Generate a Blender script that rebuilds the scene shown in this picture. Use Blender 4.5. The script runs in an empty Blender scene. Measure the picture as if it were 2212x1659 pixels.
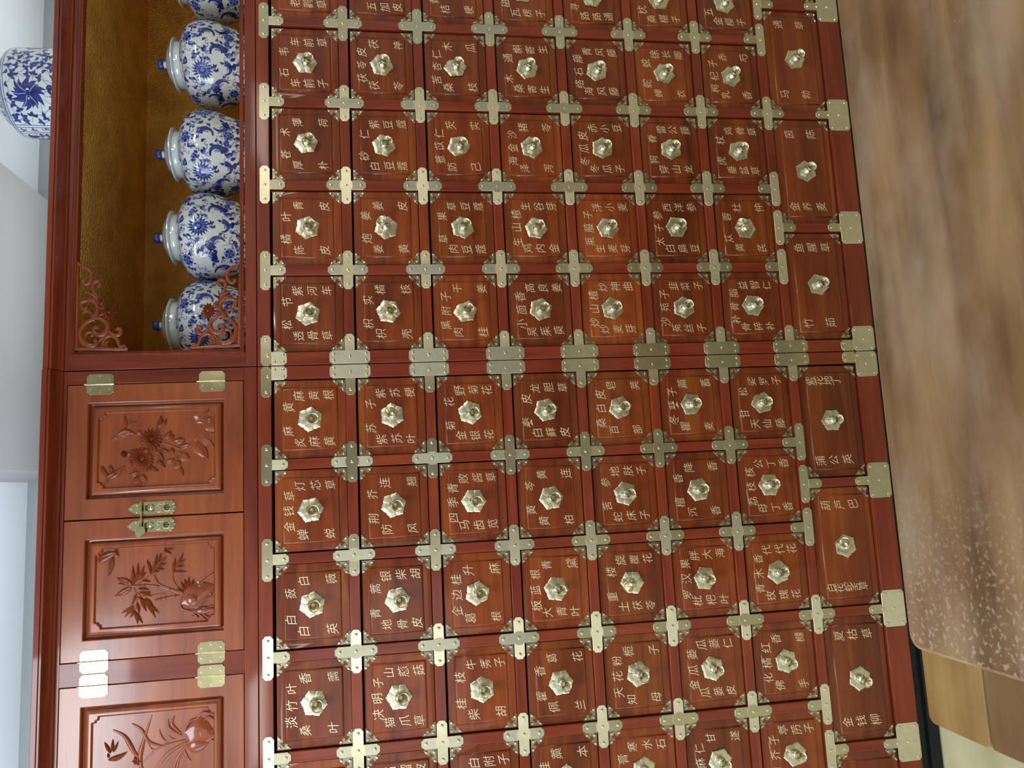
import bpy, bmesh, math, random
from mathutils import Vector, Matrix, Euler, geometry
from math import sin, cos, pi, radians, sqrt, atan2, hypot

random.seed(7)
SC = bpy.context.scene
COL = SC.collection
ZF = 1.458                      # height of the lattice origin above the floor

# ---------------------------------------------------------------- materials
def mat_new(name):
    m = bpy.data.materials.new(name); m.use_nodes = True
    nt = m.node_tree
    return m, nt, nt.nodes['Principled BSDF']

def node(nt, kind, **kw):
    n = nt.nodes.new(kind)
    for k, v in kw.items():
        if k.startswith('i_'):
            n.inputs[k[2:].replace('_', ' ')].default_value = v
        else:
            setattr(n, k, v)
    return n

def ramp(nt, stops):
    r = nt.nodes.new('ShaderNodeValToRGB')
    el = r.color_ramp.elements
    el[0].position, el[0].color = stops[0][0], (*stops[0][1], 1)
    el[1].position, el[1].color = stops[-1][0], (*stops[-1][1], 1)
    for p, c in stops[1:-1]:
        e = el.new(p); e.color = (*c, 1)
    return r

def wood(name, axis, dark, mid, light, rough=.40, coat=.42, coat_rough=.07, grain=1.0, vary=.25, bump=.02):
    m, nt, b = mat_new(name)
    L = nt.links.new
    tc = node(nt, 'ShaderNodeTexCoord')
    oi = node(nt, 'ShaderNodeObjectInfo')
    mul = node(nt, 'ShaderNodeMath', operation='MULTIPLY'); mul.inputs[1].default_value = 37.0
    L(oi.outputs['Random'], mul.inputs[0])
    add = node(nt, 'ShaderNodeVectorMath', operation='ADD')
    L(tc.outputs['Object'], add.inputs[0]); L(mul.outputs[0], add.inputs[1])
    mp = node(nt, 'ShaderNodeMapping')
    s = [42.0, 42.0, 42.0]; s['xyz'.index(axis)] = 3.0
    mp.inputs['Scale'].default_value = [q * grain for q in s]
    L(add.outputs[0], mp.inputs['Vector'])
    n1 = node(nt, 'ShaderNodeTexNoise'); n1.inputs['Scale'].default_value = 1.0
    n1.inputs['Detail'].default_value = 6; n1.inputs['Roughness'].default_value = .6; n1.inputs['Distortion'].default_value = .6
    L(mp.outputs[0], n1.inputs['Vector'])
    mp2 = node(nt, 'ShaderNodeMapping')
    s2 = [9.0, 9.0, 9.0]; s2['xyz'.index(axis)] = 2.0
    mp2.inputs['Scale'].default_value = s2
    L(add.outputs[0], mp2.inputs['Vector'])
    n2 = node(nt, 'ShaderNodeTexNoise'); n2.inputs['Scale'].default_value = 1.0; n2.inputs['Detail'].default_value = 3
    L(mp2.outputs[0], n2.inputs['Vector'])
    mix = node(nt, 'ShaderNodeMath', operation='MULTIPLY_ADD')
    L(n1.outputs['Fac'], mix.inputs[0]); mix.inputs[1].default_value = .62
    sc2 = node(nt, 'ShaderNodeMath', operation='MULTIPLY'); sc2.inputs[1].default_value = .38
    L(n2.outputs['Fac'], sc2.inputs[0]); L(sc2.outputs[0], mix.inputs[2])
    r = ramp(nt, [(.30, dark), (.50, mid), (.72, light)])
    L(mix.outputs[0], r.inputs['Fac'])
    hs = node(nt, 'ShaderNodeHueSaturation')
    mr = node(nt, 'ShaderNodeMapRange'); mr.inputs['To Min'].default_value = 1 - vary; mr.inputs['To Max'].default_value = 1 + vary
    L(oi.outputs['Random'], mr.inputs['Value']); L(mr.outputs[0], hs.inputs['Value'])
    L(r.outputs['Color'], hs.inputs['Color'])
    L(hs.outputs['Color'], b.inputs['Base Color'])
    b.inputs['Roughness'].default_value = rough
    b.inputs['Coat Weight'].default_value = coat
    b.inputs['Specular IOR Level'].default_value = .22
    b.inputs['Coat Roughness'].default_value = coat_rough
    if bump:
        bp = node(nt, 'ShaderNodeBump'); bp.inputs['Strength'].default_value = bump; bp.inputs['Distance'].default_value = .002
        L(n2.outputs['Fac'], bp.inputs['Height']); L(bp.outputs[0], b.inputs['Normal']); L(bp.outputs[0], b.inputs['Coat Normal'])
    return m

def metal(name, col, rough, tangent=None, aniso=0.0, grime=.25):
    m, nt, b = mat_new(name); L = nt.links.new
    tc = node(nt, 'ShaderNodeTexCoord')
    n = node(nt, 'ShaderNodeTexNoise'); n.inputs['Scale'].default_value = 60; n.inputs['Detail'].default_value = 4
    L(tc.outputs['Object'], n.inputs['Vector'])
    r = ramp(nt, [(.3, tuple(c * (1 - grime) for c in col)), (.7, col)])
    L(n.outputs['Fac'], r.inputs['Fac']); L(r.outputs['Color'], b.inputs['Base Color'])
    b.inputs['Metallic'].default_value = 1
    b.inputs['Roughness'].default_value = rough
    if tangent:
        b.inputs['Anisotropic'].default_value = aniso
        cx = node(nt, 'ShaderNodeCombineXYZ')
        for i in range(3): cx.inputs[i].default_value = tangent[i]
        L(cx.outputs[0], b.inputs['Tangent'])
    return m

def plain(name, col, rough=.5, metallic=0., coat=0., spec=.5, noise=None):
    m, nt, b = mat_new(name)
    b.inputs['Base Color'].default_value = (*col, 1)
    b.inputs['Roughness'].default_value = rough; b.inputs['Metallic'].default_value = metallic
    b.inputs['Coat Weight'].default_value = coat; b.inputs['Specular IOR Level'].default_value = spec
    if noise:
        sc, amt = noise
        tc = node(nt, 'ShaderNodeTexCoord'); n = node(nt, 'ShaderNodeTexNoise'); n.inputs['Scale'].default_value = sc
        n.inputs['Detail'].default_value = 4
        nt.links.new(tc.outputs['Object'], n.inputs['Vector'])
        r = ramp(nt, [(.3, tuple(c * (1 - amt) for c in col)), (.7, tuple(min(1, c * (1 + amt)) for c in col))])
        nt.links.new(n.outputs['Fac'], r.inputs['Fac']); nt.links.new(r.outputs['Color'], b.inputs['Base Color'])
    return m

W_D, W_M, W_L = (.085, .0095, .0045), (.165, .0225, .0080), (.25, .045, .012)
WX = wood('red_wood_grain_across', 'x', W_D, W_M, W_L, vary=.10)
WZ = wood('red_wood_grain_upright', 'z', W_D, W_M, W_L, vary=.10)
P_D, P_M, P_L = (.070, .0095, .0030), (.175, .0315, .0060), (.29, .072, .0110)
WP = wood('red_wood_drawer_front', 'x', P_D, P_M, P_L, vary=.20, grain=.8)
WD = wood('red_wood_door', 'x', (.14, .021, .006), (.245, .048, .010), (.34, .080, .016), vary=.08, coat=.9, coat_rough=.21)
WC = wood('red_wood_carving', 'x', (.13, .021, .007), (.22, .043, .012), (.30, .070, .018), vary=.03, coat=.6, coat_rough=.10)
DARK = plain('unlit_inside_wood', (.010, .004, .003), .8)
BLACK = plain('black_lacquer_plinth', (.003, .0035, .005), .35, coat=.05, spec=.3)
BRASS = (.66, .61, .44)
BH = metal('brass_brushed_across', BRASS, .38, (0, 0, 1), .9, .12)
BV = metal('brass_brushed_upright', BRASS, .38, (1, 0, 0), .9, .12)
BC = metal('brass_corner_bracket', (.40, .36, .25), .36, None, 0, .25)
BK = metal('brass_polished', (.78, .73, .57), .25, None, 0, .1)
BL = metal('brass_lotus_plate', (.72, .68, .52), .34, None, 0, .12)
BT = metal('brass_gold_hinge', (.60, .54, .33), .17, None, 0, .22)
INK = plain('gold_lettering_paint', (.86, .75, .52), .36, metallic=.45)

# ---------------------------------------------------------------- mesh builder
class MB:
    def __init__(self): self.v = []; self.f = []; self.m = []
    def add(self, vs, fs, mat=0):
        o = len(self.v); self.v += [tuple(p) for p in vs]
        for f in fs: self.f.append([i + o for i in f]); self.m.append(mat)
        return self
    def box(self, x0, x1, y0, y1, z0, z1, mat=0, bev=0.0, seg=2):
        if bev <= 0:
            vs = [(x, y, z) for x in (x0, x1) for y in (y0, y1) for z in (z0, z1)]
            self.add(vs, [(0, 1, 3, 2), (4, 6, 7, 5), (0, 4, 5, 1), (2, 3, 7, 6), (0, 2, 6, 4), (1, 5, 7, 3)], mat)
            return self
        bm = bmesh.new(); bmesh.ops.create_cube(bm, size=1)
        for v in bm.verts:
            v.co = Vector(((x0 + x1) / 2 + v.co.x * (x1 - x0), (y0 + y1) / 2 + v.co.y * (y1 - y0), (z0 + z1) / 2 + v.co.z * (z1 - z0)))
        bmesh.ops.bevel(bm, geom=bm.edges[:], offset=bev, segments=seg, profile=.5, affect='EDGES')
        self.bm(bm, mat); return self
    def bm(self, bm, mat=0):
        bm.verts.ensure_lookup_table()
        bm.verts.index_update()
        self.add([v.co[:] for v in bm.verts], [[v.index for v in f.verts] for f in bm.faces], mat); bm.free()
    def plate(self, poly, yf, th, mat=0, bev=.0004):
        # flat plate in the x-z plane, front face at yf (towards -y), with a tiny chamfer round the front
        n = len(poly)
        a = sum(poly[i][0] * poly[(i + 1) % n][1] - poly[(i + 1) % n][0] * poly[i][1] for i in range(n))
        if a < 0: poly = poly[::-1]
        ins = []
        for i in range(n):
            p0, p1, p2 = Vector(poly[i - 1]), Vector(poly[i]), Vector(poly[(i + 1) % n])
            d1 = (p1 - p0); d2 = (p2 - p1)
            if d1.length < 1e-9 or d2.length < 1e-9: ins.append(tuple(p1)); continue
            d1.normalize(); d2.normalize()
            nn = Vector((-d1.y, d1.x)) + Vector((-d2.y, d2.x))
            if nn.length < 1e-6: ins.append(tuple(p1)); continue
            nn.normalize()
            k = max(.4, nn.dot(Vector((-d1.y, d1.x))))
            ins.append(tuple(p1 + nn * (bev / k)))
        vs = [(x, yf, z) for x, z in ins] + [(x, yf + bev, z) for x, z in poly] + [(x, yf + th, z) for x, z in poly]
        fs = [list(range(n))]
        for i in range(n):
            j = (i + 1) % n
            fs += [(i, n + i, n + j, j), (n + i, 2 * n + i, 2 * n + j, n + j)]
        self.add(vs, fs, mat); return self
    def rivet(self, x, z, yf, r=.0039, h=.0029, mat=0):
        vs = [(x, yf - h, z)]; fs = []; n = 9
        for k, a in ((1, .5), (2, 1.0)):
            rr = r * sin(a * pi / 2); hh = h * cos(a * pi / 2)
            for i in range(n):
                t = 2 * pi * i / n
                vs.append((x + rr * cos(t), yf - hh, z + rr * sin(t)))
        for i in range(n):
            j = (i + 1) % n
            fs += [(0, 1 + i, 1 + j), (1 + i, 1 + n + i, 1 + n + j, 1 + j)]
        self.add(vs, fs, mat); return self
    def lathe(self, prof, n=32, axis='z', c=(0, 0, 0), mat=0, mats=None):
        o = len(self.v); vs = []; k = len(prof)
        for r, h in prof:
            for i in range(n):
                t = 2 * pi * i / n
                if axis == 'z': p = (c[0] + r * cos(t), c[1] + r * sin(t), c[2] + h)
                else: p = (c[0] + r * cos(t), c[1] - h, c[2] + r * sin(t))
                vs.append(p)
        self.v += vs
        for a in range(k - 1):
            for i in range(n):
                j = (i + 1) % n
                self.f.append([o + a * n + i, o + a * n + j, o + (a + 1) * n + j, o + (a + 1) * n + i])
                self.m.append(mats[a] if mats else mat)
        self.f.append([o + i for i in range(n)]); self.m.append(mats[0] if mats else mat)
        self.f.append([o + (k - 1) * n + i for i in range(n)]); self.m.append(mats[-1] if mats else mat)
        return self
    def tube(self, pts, rad, n=8, mat=0, flat=1.0):
        # tube through 3-D points; flat squeezes it along y
        P = [Vector(p) for p in pts]; k = len(P); vs = []; fs = []
        for i, p in enumerate(P):
            d = (P[min(i + 1, k - 1)] - P[max(i - 1, 0)])
            if d.length < 1e-9: d = Vector((1, 0, 0))
            d.normalize()
            s = d.cross(Vector((0, 1, 0)))
            if s.length < 1e-5: s = Vector((1, 0, 0))
            s.normalize(); u = s.cross(d)
            r = rad[i] if isinstance(rad, (list, tuple)) else rad
            for j in range(n):
                t = 2 * pi * j / n
                q = p + s * (r * cos(t)) + u * (r * sin(t) * flat)
                vs.append(q)
        for i in range(k - 1):
            for j in range(n):
                jj = (j + 1) % n
                fs.append((i * n + j, i * n + jj, (i + 1) * n + jj, (i + 1) * n + j))
        fs.append(tuple(range(n))); fs.append(tuple((k - 1) * n + j for j in range(n)))
        self.add(vs, fs, mat); return self
    def mesh(self, name, mats, origin=(0, 0, 0), smooth=38, recalc=True):
        me = bpy.data.meshes.new(name)
        ox, oy, oz = origin
        me.from_pydata([(x - ox, y - oy, z - oz) for x, y, z in self.v], [], self.f)
        for m in mats: me.materials.append(m)
        me.polygons.foreach_set('material_index', self.m)
        if recalc:
            bm = bmesh.new(); bm.from_mesh(me)
            bmesh.ops.recalc_face_normals(bm, faces=bm.faces[:]); bm.to_mesh(me); bm.free()
        if smooth:
            me.polygons.foreach_set('use_smooth', [True] * len(me.polygons))
            me.set_sharp_from_angle(angle=radians(smooth))
        me.update()
        return me

WL = {}                                            # place of each object in the room (before the floor offset)
def link(name, data, parent=None, loc=(0, 0, 0), rot=(0, 0, 0)):
    o = bpy.data.objects.new(name, data); COL.objects.link(o)
    p = WL[parent.name] if parent else (0, 0, 0)
    o.location = (loc[0] - p[0], loc[1] - p[1], loc[2] - p[2]); o.rotation_euler = rot
    o.parent = parent; WL[o.name] = loc
    return o
def part(name, mb, mats, parent, origin=None, **kw):
    loc = origin if origin else (WL[parent.name] if parent else (0, 0, 0))
    return link(name, mb.mesh(name, mats, loc, **kw), parent, loc)
def thing(name, label, cat, loc=(0, 0, 0), group=None):
    o = link(name, None, None, loc); o.empty_display_size = .1
    o['label'] = label; o['category'] = cat
    if group: o['group'] = group
    return o
def struct(name, mb, mats, label, cat):
    o = part(name, mb, mats, None); o['kind'] = 'structure'; o['label'] = label; o['category'] = cat
    return o

def soft(o):
    m = o.modifiers.new('edges', 'WEIGHTED_NORMAL'); m.keep_sharp = True; m.weight = 80
    return o

def catmull(pts, per=6):
    P = [Vector(p) for p in pts]; out = []
    for i in range(len(P) - 1):
        p0, p1, p2, p3 = P[max(i - 1, 0)], P[i], P[i + 1], P[min(i + 2, len(P) - 1)]
        for k in range(per):
            t = k / per
            out.append(.5 * ((2 * p1) + (p2 - p0) * t + (2 * p0 - 5 * p1 + 4 * p2 - p3) * t * t + (3 * p1 - p0 - 3 * p2 + p3) * t ** 3))
    out.append(P[-1]); return out

# ---------------------------------------------------------------- lettering
_gl = {}
_tc = bpy.data.curves.new('glyph_source', 'FONT'); _to = bpy.data.objects.new('glyph_source', _tc); COL.objects.link(_to)
_tc.resolution_u = 2; _tc.offset = -.009
def glyph(ch):
    if ch not in _gl:
        _tc.body = ch; bpy.context.view_layer.update()
        ev = _to.evaluated_get(bpy.context.evaluated_depsgraph_get()); me = ev.to_mesh()
        vs = [(v.co.x - .5, v.co.y - .38) for v in me.vertices]
        fs = [list(p.vertices) for p in me.polygons]
        ev.to_mesh_clear()
        # brush-hand look: strokes rise to the right, the head of the character leans a little
        vs = [(x * .93 + .05 * y, y * .98 + .17 * x - .12 * x * x) for x, y in vs]
        _gl[ch] = (vs, fs)
    return _gl[ch]
def put_text(mb, ch, x, z, s, yf, rnd):
    vs, fs = glyph(ch); a = rnd.uniform(-.05, .06); k = s * rnd.uniform(.93, 1.04)
    dx, dz = rnd.uniform(-.0012, .0012), rnd.uniform(-.0012, .0012)
    ca, sa = cos(a) * k, sin(a) * k
    mb.add([(x + dx + ca * u - sa * v, yf, z + dz + sa * u + ca * v) for u, v in vs], fs)

def spread(n, two, step):
    return list(two) if n == 2 else [two[0] + .004 - step * i if n > 2 else (two[0] + two[1]) / 2 for i in range(n)]

def lettering(top, right, left, seed, yf=-.0001):
    r = random.Random(seed); s = .0285; out = []
    if top:
        mb = MB(); xs = {1: [-.03], 2: [-.029, .030], 3: [-.037, 0, .036]}[len(top)]
        for ch, x in zip(top, xs): put_text(mb, ch, x, .051, s, yf, r)
        out.append(mb)
    for txt, x in ((right, .057), (left, -.056)):
        if not txt: continue
        mb = MB(); zs = spread(len(txt), (.021, -.042), .0345)
        for ch, z in zip(txt, zs): put_text(mb, ch, x, z, s, yf, r)
        out.append(mb)
    return out
def lettering_wide(right, left, seed, yf=-.0001):
    r = random.Random(seed); out = []
    for txt, x in ((right, .107), (left, -.104)):
        if not txt: continue
        mb = MB(); n = len(txt); s = {2: .031, 3: .031, 4: .029, 5: .027}[n]
        zs = {2: (.042, -.024), 3: (.046, .008, -.032), 4: (.052, .027, .001, -.022), 5: (.053, .030, .007, -.016, -.038)}[n]
        for ch, z in zip(txt, zs): put_text(mb, ch, x, z, s, yf, r)
        out.append(mb)
    return out

# herb names: top line, right column, left column; rows downwards, columns outwards from the seam
RIGHT = [
 [('松节', '紫河车', '透骨草'), ('枳实', '橘核', '枳壳'), ('黑附子', '干姜', '肉桂'), ('小茴香', '高良姜', '吴茱萸'), ('炒山楂', '炒神曲', '炒麦芽'), ('沙苑子', '韭菜子', '菟丝子'), ('补骨脂', '益智仁', '骨碎补')],
 [('橘叶', '青皮', '陈皮'), ('炮姜', '姜皮', '姜黄'), ('草果', '草豆蔻', '肉豆蔻'), ('生山楂', '生谷芽', '鸡内金'), ('莱菔子', '浮小麦', '生麦芽'), ('太子参', '西洋参', '白扁豆'), ('苁蓉', '杜仲', '黄芪')],
 [('苍术', '薄荷', '厚朴'), ('砂仁', '紫豆蔻', '白豆蔻'), ('薏苡仁', '芡实', '防己'), ('海金沙', '猪苓', '泽泻'), ('冬瓜皮', '赤小豆', '冬瓜子'), ('狗脊', '雷公藤', '穿山龙'), ('虎杖', '鸡骨草', '垂盆草')],
 [('石韦', '车前草', '车前子'), ('茯苓皮', '茯神', '茯苓'), ('苦杏仁', '木瓜', '桑枝'), ('木通', '槲寄生', '桑寄生'), ('络石藤', '青风藤', '海风藤'), ('蛇蜕', '徐长卿', '蝉衣'), ('枸杞子', '赤芍', '乳香')],
 [('', '', '老鹳草'), ('', '', '五加皮'), ('黄', '', '桔梗'), ('磁', '', '瓦楞子'), ('寻', '', '路路通'), ('枕', '', '桑椹子'), ('五', '', '金樱子')],
 [('', '', '')] * 7]
LEFT = [
 [('麻黄', '麻黄根', '炙麻黄'), ('苏子', '紫苏梗', '紫苏叶'), ('菊花', '野菊花', '金银花'), ('秦皮', '龙胆草', '白藓皮'), ('桑白皮', '皂荚', '百部'), ('冬葵子', '萹蓄', '瞿麦'), ('甘松', '娑罗子', '天仙藤')],
 [('金钱草', '灯芯草', '蝉蜕'), ('荆芥', '连翘', '防风'), ('四季青', '败酱草', '马齿苋'), ('黄芩', '黄连', '黄柏'), ('苦参', '地肤子', '蛇床子'), ('檀香', '降香', '沉香'), ('荔枝核', '公丁香', '母丁香')],
 [('白蔹', '白薇', '白英'), ('青蒿', '银柴胡', '地骨皮'), ('企边桂', '升麻', '葛根'), ('板蓝根', '青黛', '大青叶'), ('重楼', '旋覆花', '土茯苓'), ('罗汉果', '胖大海', '枇杷叶'), ('青木香', '代代花', '玫瑰花')],
 [('淡竹叶', '香薷', '桑叶'), ('决明子', '山慈菇', '猫爪草'), ('桂枝', '牛蒡子', '柴胡'), ('藿香', '葛花', '佩兰'), ('天花粉', '栀子', '知母'), ('金瓜蒌', '瓜蒌仁', '瓜蒌皮'), ('化橘红', '香橼', '佛手')],
 [('', '', ''), ('', '石榴皮', ''), ('', '白附子', ''), ('官桂', '藁本', ''), ('石膏', '寒水石', ''), ('火麻仁', '甘遂', ''), ('白芥子', '葶苈子', '')],
 [('', '', '')] * 7]
WIDE_R = [('鱼腥草', '竹茹'), ('茵陈', '金荞麦'), ('通草', '马勃'), ('', '')]
WIDE_L = [('紫花地丁', '蒲公英'), ('葫芦巴', '白花蛇舌草'), ('夏枯草', '金钱柳'), ('', '')]

# ---------------------------------------------------------------- hardware
PITCH, ROWH = .22, .19202
BX = [.0194, .2374, .4574, .6774, .8974, 1.1174, 1.3354]     # stile centres, measured from the seam
UW = 1.3548                                                  # width of one cabinet
CZ = [.1983] + [-ROWH * i for i in range(6)] + [-1.1545]     # rail centres
ZB = -1.3687
HB = .01225                                                  # half width of bars

def bar_poly(x0, x1, z0, z1, e0=True, e1=True, n=.0055):
    # straight bar along x with notched, chamfered ends
    def end(x, s, za, zb):
        return [(x - s * n * 1.25, za), (x - s * n * .95, za + (zb > za and 1 or -1) * n * .45), (x - s * n * .35, za + (1 if zb > za else -1) * n * .8), (x, za + (1 if zb > za else -1) * n * 1.25),
                (x, zb - (1 if zb > za else -1) * n * 1.25), (x - s * n * .35, zb - (1 if zb > za else -1) * n * .8), (x - s * n * .95, zb - (1 if zb > za else -1) * n * .45), (x - s * n * 1.25, zb)]
    p = []
    p += end(x1, 1, z0, z1) if e1 else [(x1, z0), (x1, z1)]
    p += end(x0, -1, z1, z0) if e0 else [(x0, z1), (x0, z0)]
    return p
def vbar_poly(x0, x1, z0, z1, e0=True, e1=True):
    return [(b, a) for a, b in bar_poly(z0, z1, x0, x1, e0, e1)]

YP, TH = -.0013, .0016                                       # plates lie on the frame face
HALF, RV = .0490, .0375
def oct_poly(c, z, r):
    return [(c + r * cos(pi / 8 + i * pi / 4), z + r * sin(pi / 8 + i * pi / 4)) for i in range(8)]
def cross_mesh(swap):
    mb = MB()
    a, b = (1, 0) if swap else (0, 1)
    if not swap:
        mb.plate(bar_poly(-HALF, HALF, -HB, HB), YP, TH, 0)
        mb.plate(vbar_poly(-HB, HB, HB - .0003, HALF, False, True), YP, TH, 1)
        mb.plate(vbar_poly(-HB, HB, -HALF, -HB + .0003, True, False), YP, TH, 1)
        mb.plate(oct_poly(0, 0, .0172), YP - .0002, .0006, 0, .0001)
    else:
        mb.plate(vbar_poly(-HB, HB, -HALF, HALF), YP, TH, 1)
        mb.plate(bar_poly(HB - .0003, HALF, -HB, HB, False, True), YP, TH, 0)
        mb.plate(bar_poly(-HALF, -HB + .0003, -HB, HB, True, False), YP, TH, 0)
        mb.plate(oct_poly(0, 0, .0172), YP - .0002, .0006, 1, .0001)
    for x, z in ((0, 0), (RV, 0), (-RV, 0), (0, RV), (0, -RV)): mb.rivet(x, z, YP - .0002, mat=2)
    return mb.mesh('cross_bracket', [BH, BV, BK])
def tee_mesh(up):
    s = 1 if up else -1
    mb = MB(); mb.plate(bar_poly(-HALF, HALF, -HB, HB), YP, TH, 0)
    if up: mb.plate(vbar_poly(-HB, HB, HB - .0003, HALF, False, True), YP, TH, 1)
    else: mb.plate(vbar_poly(-HB, HB, -HALF, -HB + .0003, True, False), YP, TH, 1)
    for x, z in ((0, 0), (RV, 0), (-RV, 0), (0, s * RV)): mb.rivet(x, z, YP, mat=2)
    return mb.mesh('tee_bracket', [BH, BV, BK])
def seam_mesh(s):
    # wide bar along the outer stile, stem pointing inwards (s=+1: inwards is +x); local origin = edge of the cabinet
    def fx(p): return [(s * x, z) for x, z in p]
    mb = MB(); mb.plate(fx(vbar_poly(.0012, .0345, -HALF, HALF)), YP, TH, 1)
    mb.plate(fx(bar_poly(.0342, .0755, -HB, HB, False, True)), YP, TH, 0)
    for x, z in ((.0095, .039), (.0257, .039), (.0095, -.039), (.0257, -.039), (.0194, 0), (.0625, 0)): mb.rivet(s * x, z, YP, mat=2)
    return mb.mesh('seam_bracket', [BH, BV, BK])
def ell_mesh(s):
    def fx(p): return [(s * x, z) for x, z in p]
    mb = MB(); mb.plate(fx(bar_poly(.0012, .0755, -HB, HB)), YP, TH, 0)
    mb.plate(fx(vbar_poly(.0012, .0345, -HALF, -HB + .0003, True, False)), YP, TH, 1)
    for x, z in ((.0255, -.004), (.0635, 0), (.0095, -.020), (.0095, -.040), (.0262, -.040)): mb.rivet(s * x, z, YP, mat=2)
    return mb.mesh('corner_bracket_plate', [BH, BV, BK])
def foot_mesh():
    mb = MB(); zb = -1.3995 - ZB; zt = -1.3360 - ZB
    mb.plate(bar_poly(-.0462, .0462, zb, zt), YP, TH, 0); mb.plate(vbar_poly(-.0115, .0115, zt - .0003, zt + .037, False, True), YP, TH, 1)
    for x, z in ((-.037, zb + .010), (.037, zb + .010), (-.037, zt - .010), (.037, zt - .010), (0, (zb + zt) / 2), (0, zt - .001), (0, zt + .027)): mb.rivet(x, z, YP, mat=2)
    return mb.mesh('foot_bracket', [BH, BV, BK])
def foot_seam_mesh(s):
    def fx(p): return [(s * x, z) for x, z in p]
    mb = MB(); zb = -1.3995 - ZB; zt = -1.3360 - ZB
    mb.plate(fx(bar_poly(.0012, .0690, zb, zt)), YP, TH, 0); mb.plate(fx(vbar_poly(.0012, .0310, zt - .0003, zt + .036, False, True)), YP, TH, 1)
    for x, z in ((.060, zb + .010), (.060, zt - .009), (.034, (zb + zt) / 2), (.010, zb + .010), (.012, zt - .009), (.008, zt + .027), (.023, zt + .027)): mb.rivet(s * x, z, YP, mat=2)
    return mb.mesh('foot_bracket', [BH, BV, BK])

_h = [(0, 0), (31, 0), (29.2, 4), (26.5, 8), (23, 9.3), (22.6, 12), (19.8, 13.4), (17.2, 12.2), (15.8, 10.3), (16.8, 8.2), (14.8, 6.4)]
CORNER = [(a / 1000, b / 1000) for a, b in _h + [(b, a) for a, b in _h[:0:-1]]]
def corner_mesh(sx, sz):
    mb = MB(); mb.plate([(sx * a, sz * b) for a, b in CORNER], -.0006, .0012, 0, .0003)
    for a, b in ((.0058, .0058), (.0248, .0050), (.0050, .0248)): mb.rivet(sx * a, sz * b, -.0006, .0038, .0030, 1)
    return mb.mesh('corner_bracket', [BC, BK])

def lotus_mesh():
    mb = MB(); N = 72; R = .0300; vs = [(0, -.0032, 0)]; fs = []
    def prof(t):
        u = abs(((t / (2 * pi) * 6) % 1) - .5) * 2           # 1 in the valley, 0 at the tip
        ph = (1 - u) * pi / 6                                # angle from the middle of a side
        r = R * .860 / cos(ph) * (1 + .030 * sin(pi * u)) + (R * .05 * (1 - u / .18) if u < .18 else 0)
        return r - (R * .03 if u > .96 else 0)
    rings = [(.30, .0027), (.62, .0026), (.93, .0023), (1.0, .0012)]
    for q, h in rings:
        for i in range(N):
            t = 2 * pi * i / N; u = abs(((t / (2 * pi) * 6) % 1) - .5) * 2
            r = prof(t) * q; hh = h - (.0004 if u > .96 else 0) * (1 if .5 < q < 1 else .2) + .0002 * (1 - u) * q
            vs.append((r * cos(t), -hh, r * sin(t)))
    for i in range(N): vs.append((prof(2 * pi * i / N) * cos(2 * pi * i / N), 0, prof(2 * pi * i / N) * sin(2 * pi * i / N)))
    for i in range(N): fs.append((0, 1 + i, 1 + (i + 1) % N))
    for k in range(len(rings)):
        for i in range(N):
            j = (i + 1) % N; fs.append((1 + k * N + i, 1 + (k + 1) * N + i, 1 + (k + 1) * N + j, 1 + k * N + j))
    mb.add(vs, fs); return mb.mesh('backplate', [BL])
def knob_mesh():
    mb = MB()
    pr = [(.0105, 0), (.0118, .002), (.0121, .005), (.0112, .0082), (.0084, .0110), (.0066, .0140), (.0064, .0168), (.0076, .0202), (.0100, .0238), (.0124, .0266), (.0134, .0280), (.0137, .0291), (.0132, .0298), (.0124, .0296), (.0114, .0280), (.0092, .0232), (.0062, .0188), (.0046, .0150), (.0040, .0110), (.0006, .0105)]
    mb.lathe(pr, 28, 'y'); return mb.mesh('knob', [BK], smooth=60)

def drawer_mesh(hx, hz, up):
    # front with a sloping border and a slightly raised flat field, then the box behind it
    mb = MB(); b = .0186
    rings = [(hx, hz, .0075), (hx, hz, .0052), (hx - .0012, hz - .0012, .0040), (hx - b + .0014, hz - b + .0014, .0032), (hx - b + .0002, hz - b + .0002, .0044), (hx - b - .0004, hz - b - .0004, .0044), (hx - b - .0012, hz - b - .0012, .0022), (hx - b - .0020, hz - b - .0020, .0008), (hx - b - .0032, hz - b - .0032, .0001), (hx - b - .0050, hz - b - .0050, .0000)]
    vs = []
    for x, z, y in rings: vs += [(-x, y, -z), (x, y, -z), (x, y, z), (-x, y, z)]
    fs = []
    for k in range(len(rings) - 1):
        for i in range(4):
            j = (i + 1) % 4; fs.append((k * 4 + i, k * 4 + j, (k + 1) * 4 + j, (k + 1) * 4 + i))
    k = (len(rings) - 1) * 4; fs.append((k, k + 1, k + 2, k + 3))
    mb.add(vs, fs, 0)
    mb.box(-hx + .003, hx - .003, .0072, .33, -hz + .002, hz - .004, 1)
    return mb.mesh('drawer', [WP, DARK], smooth=80)

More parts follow.
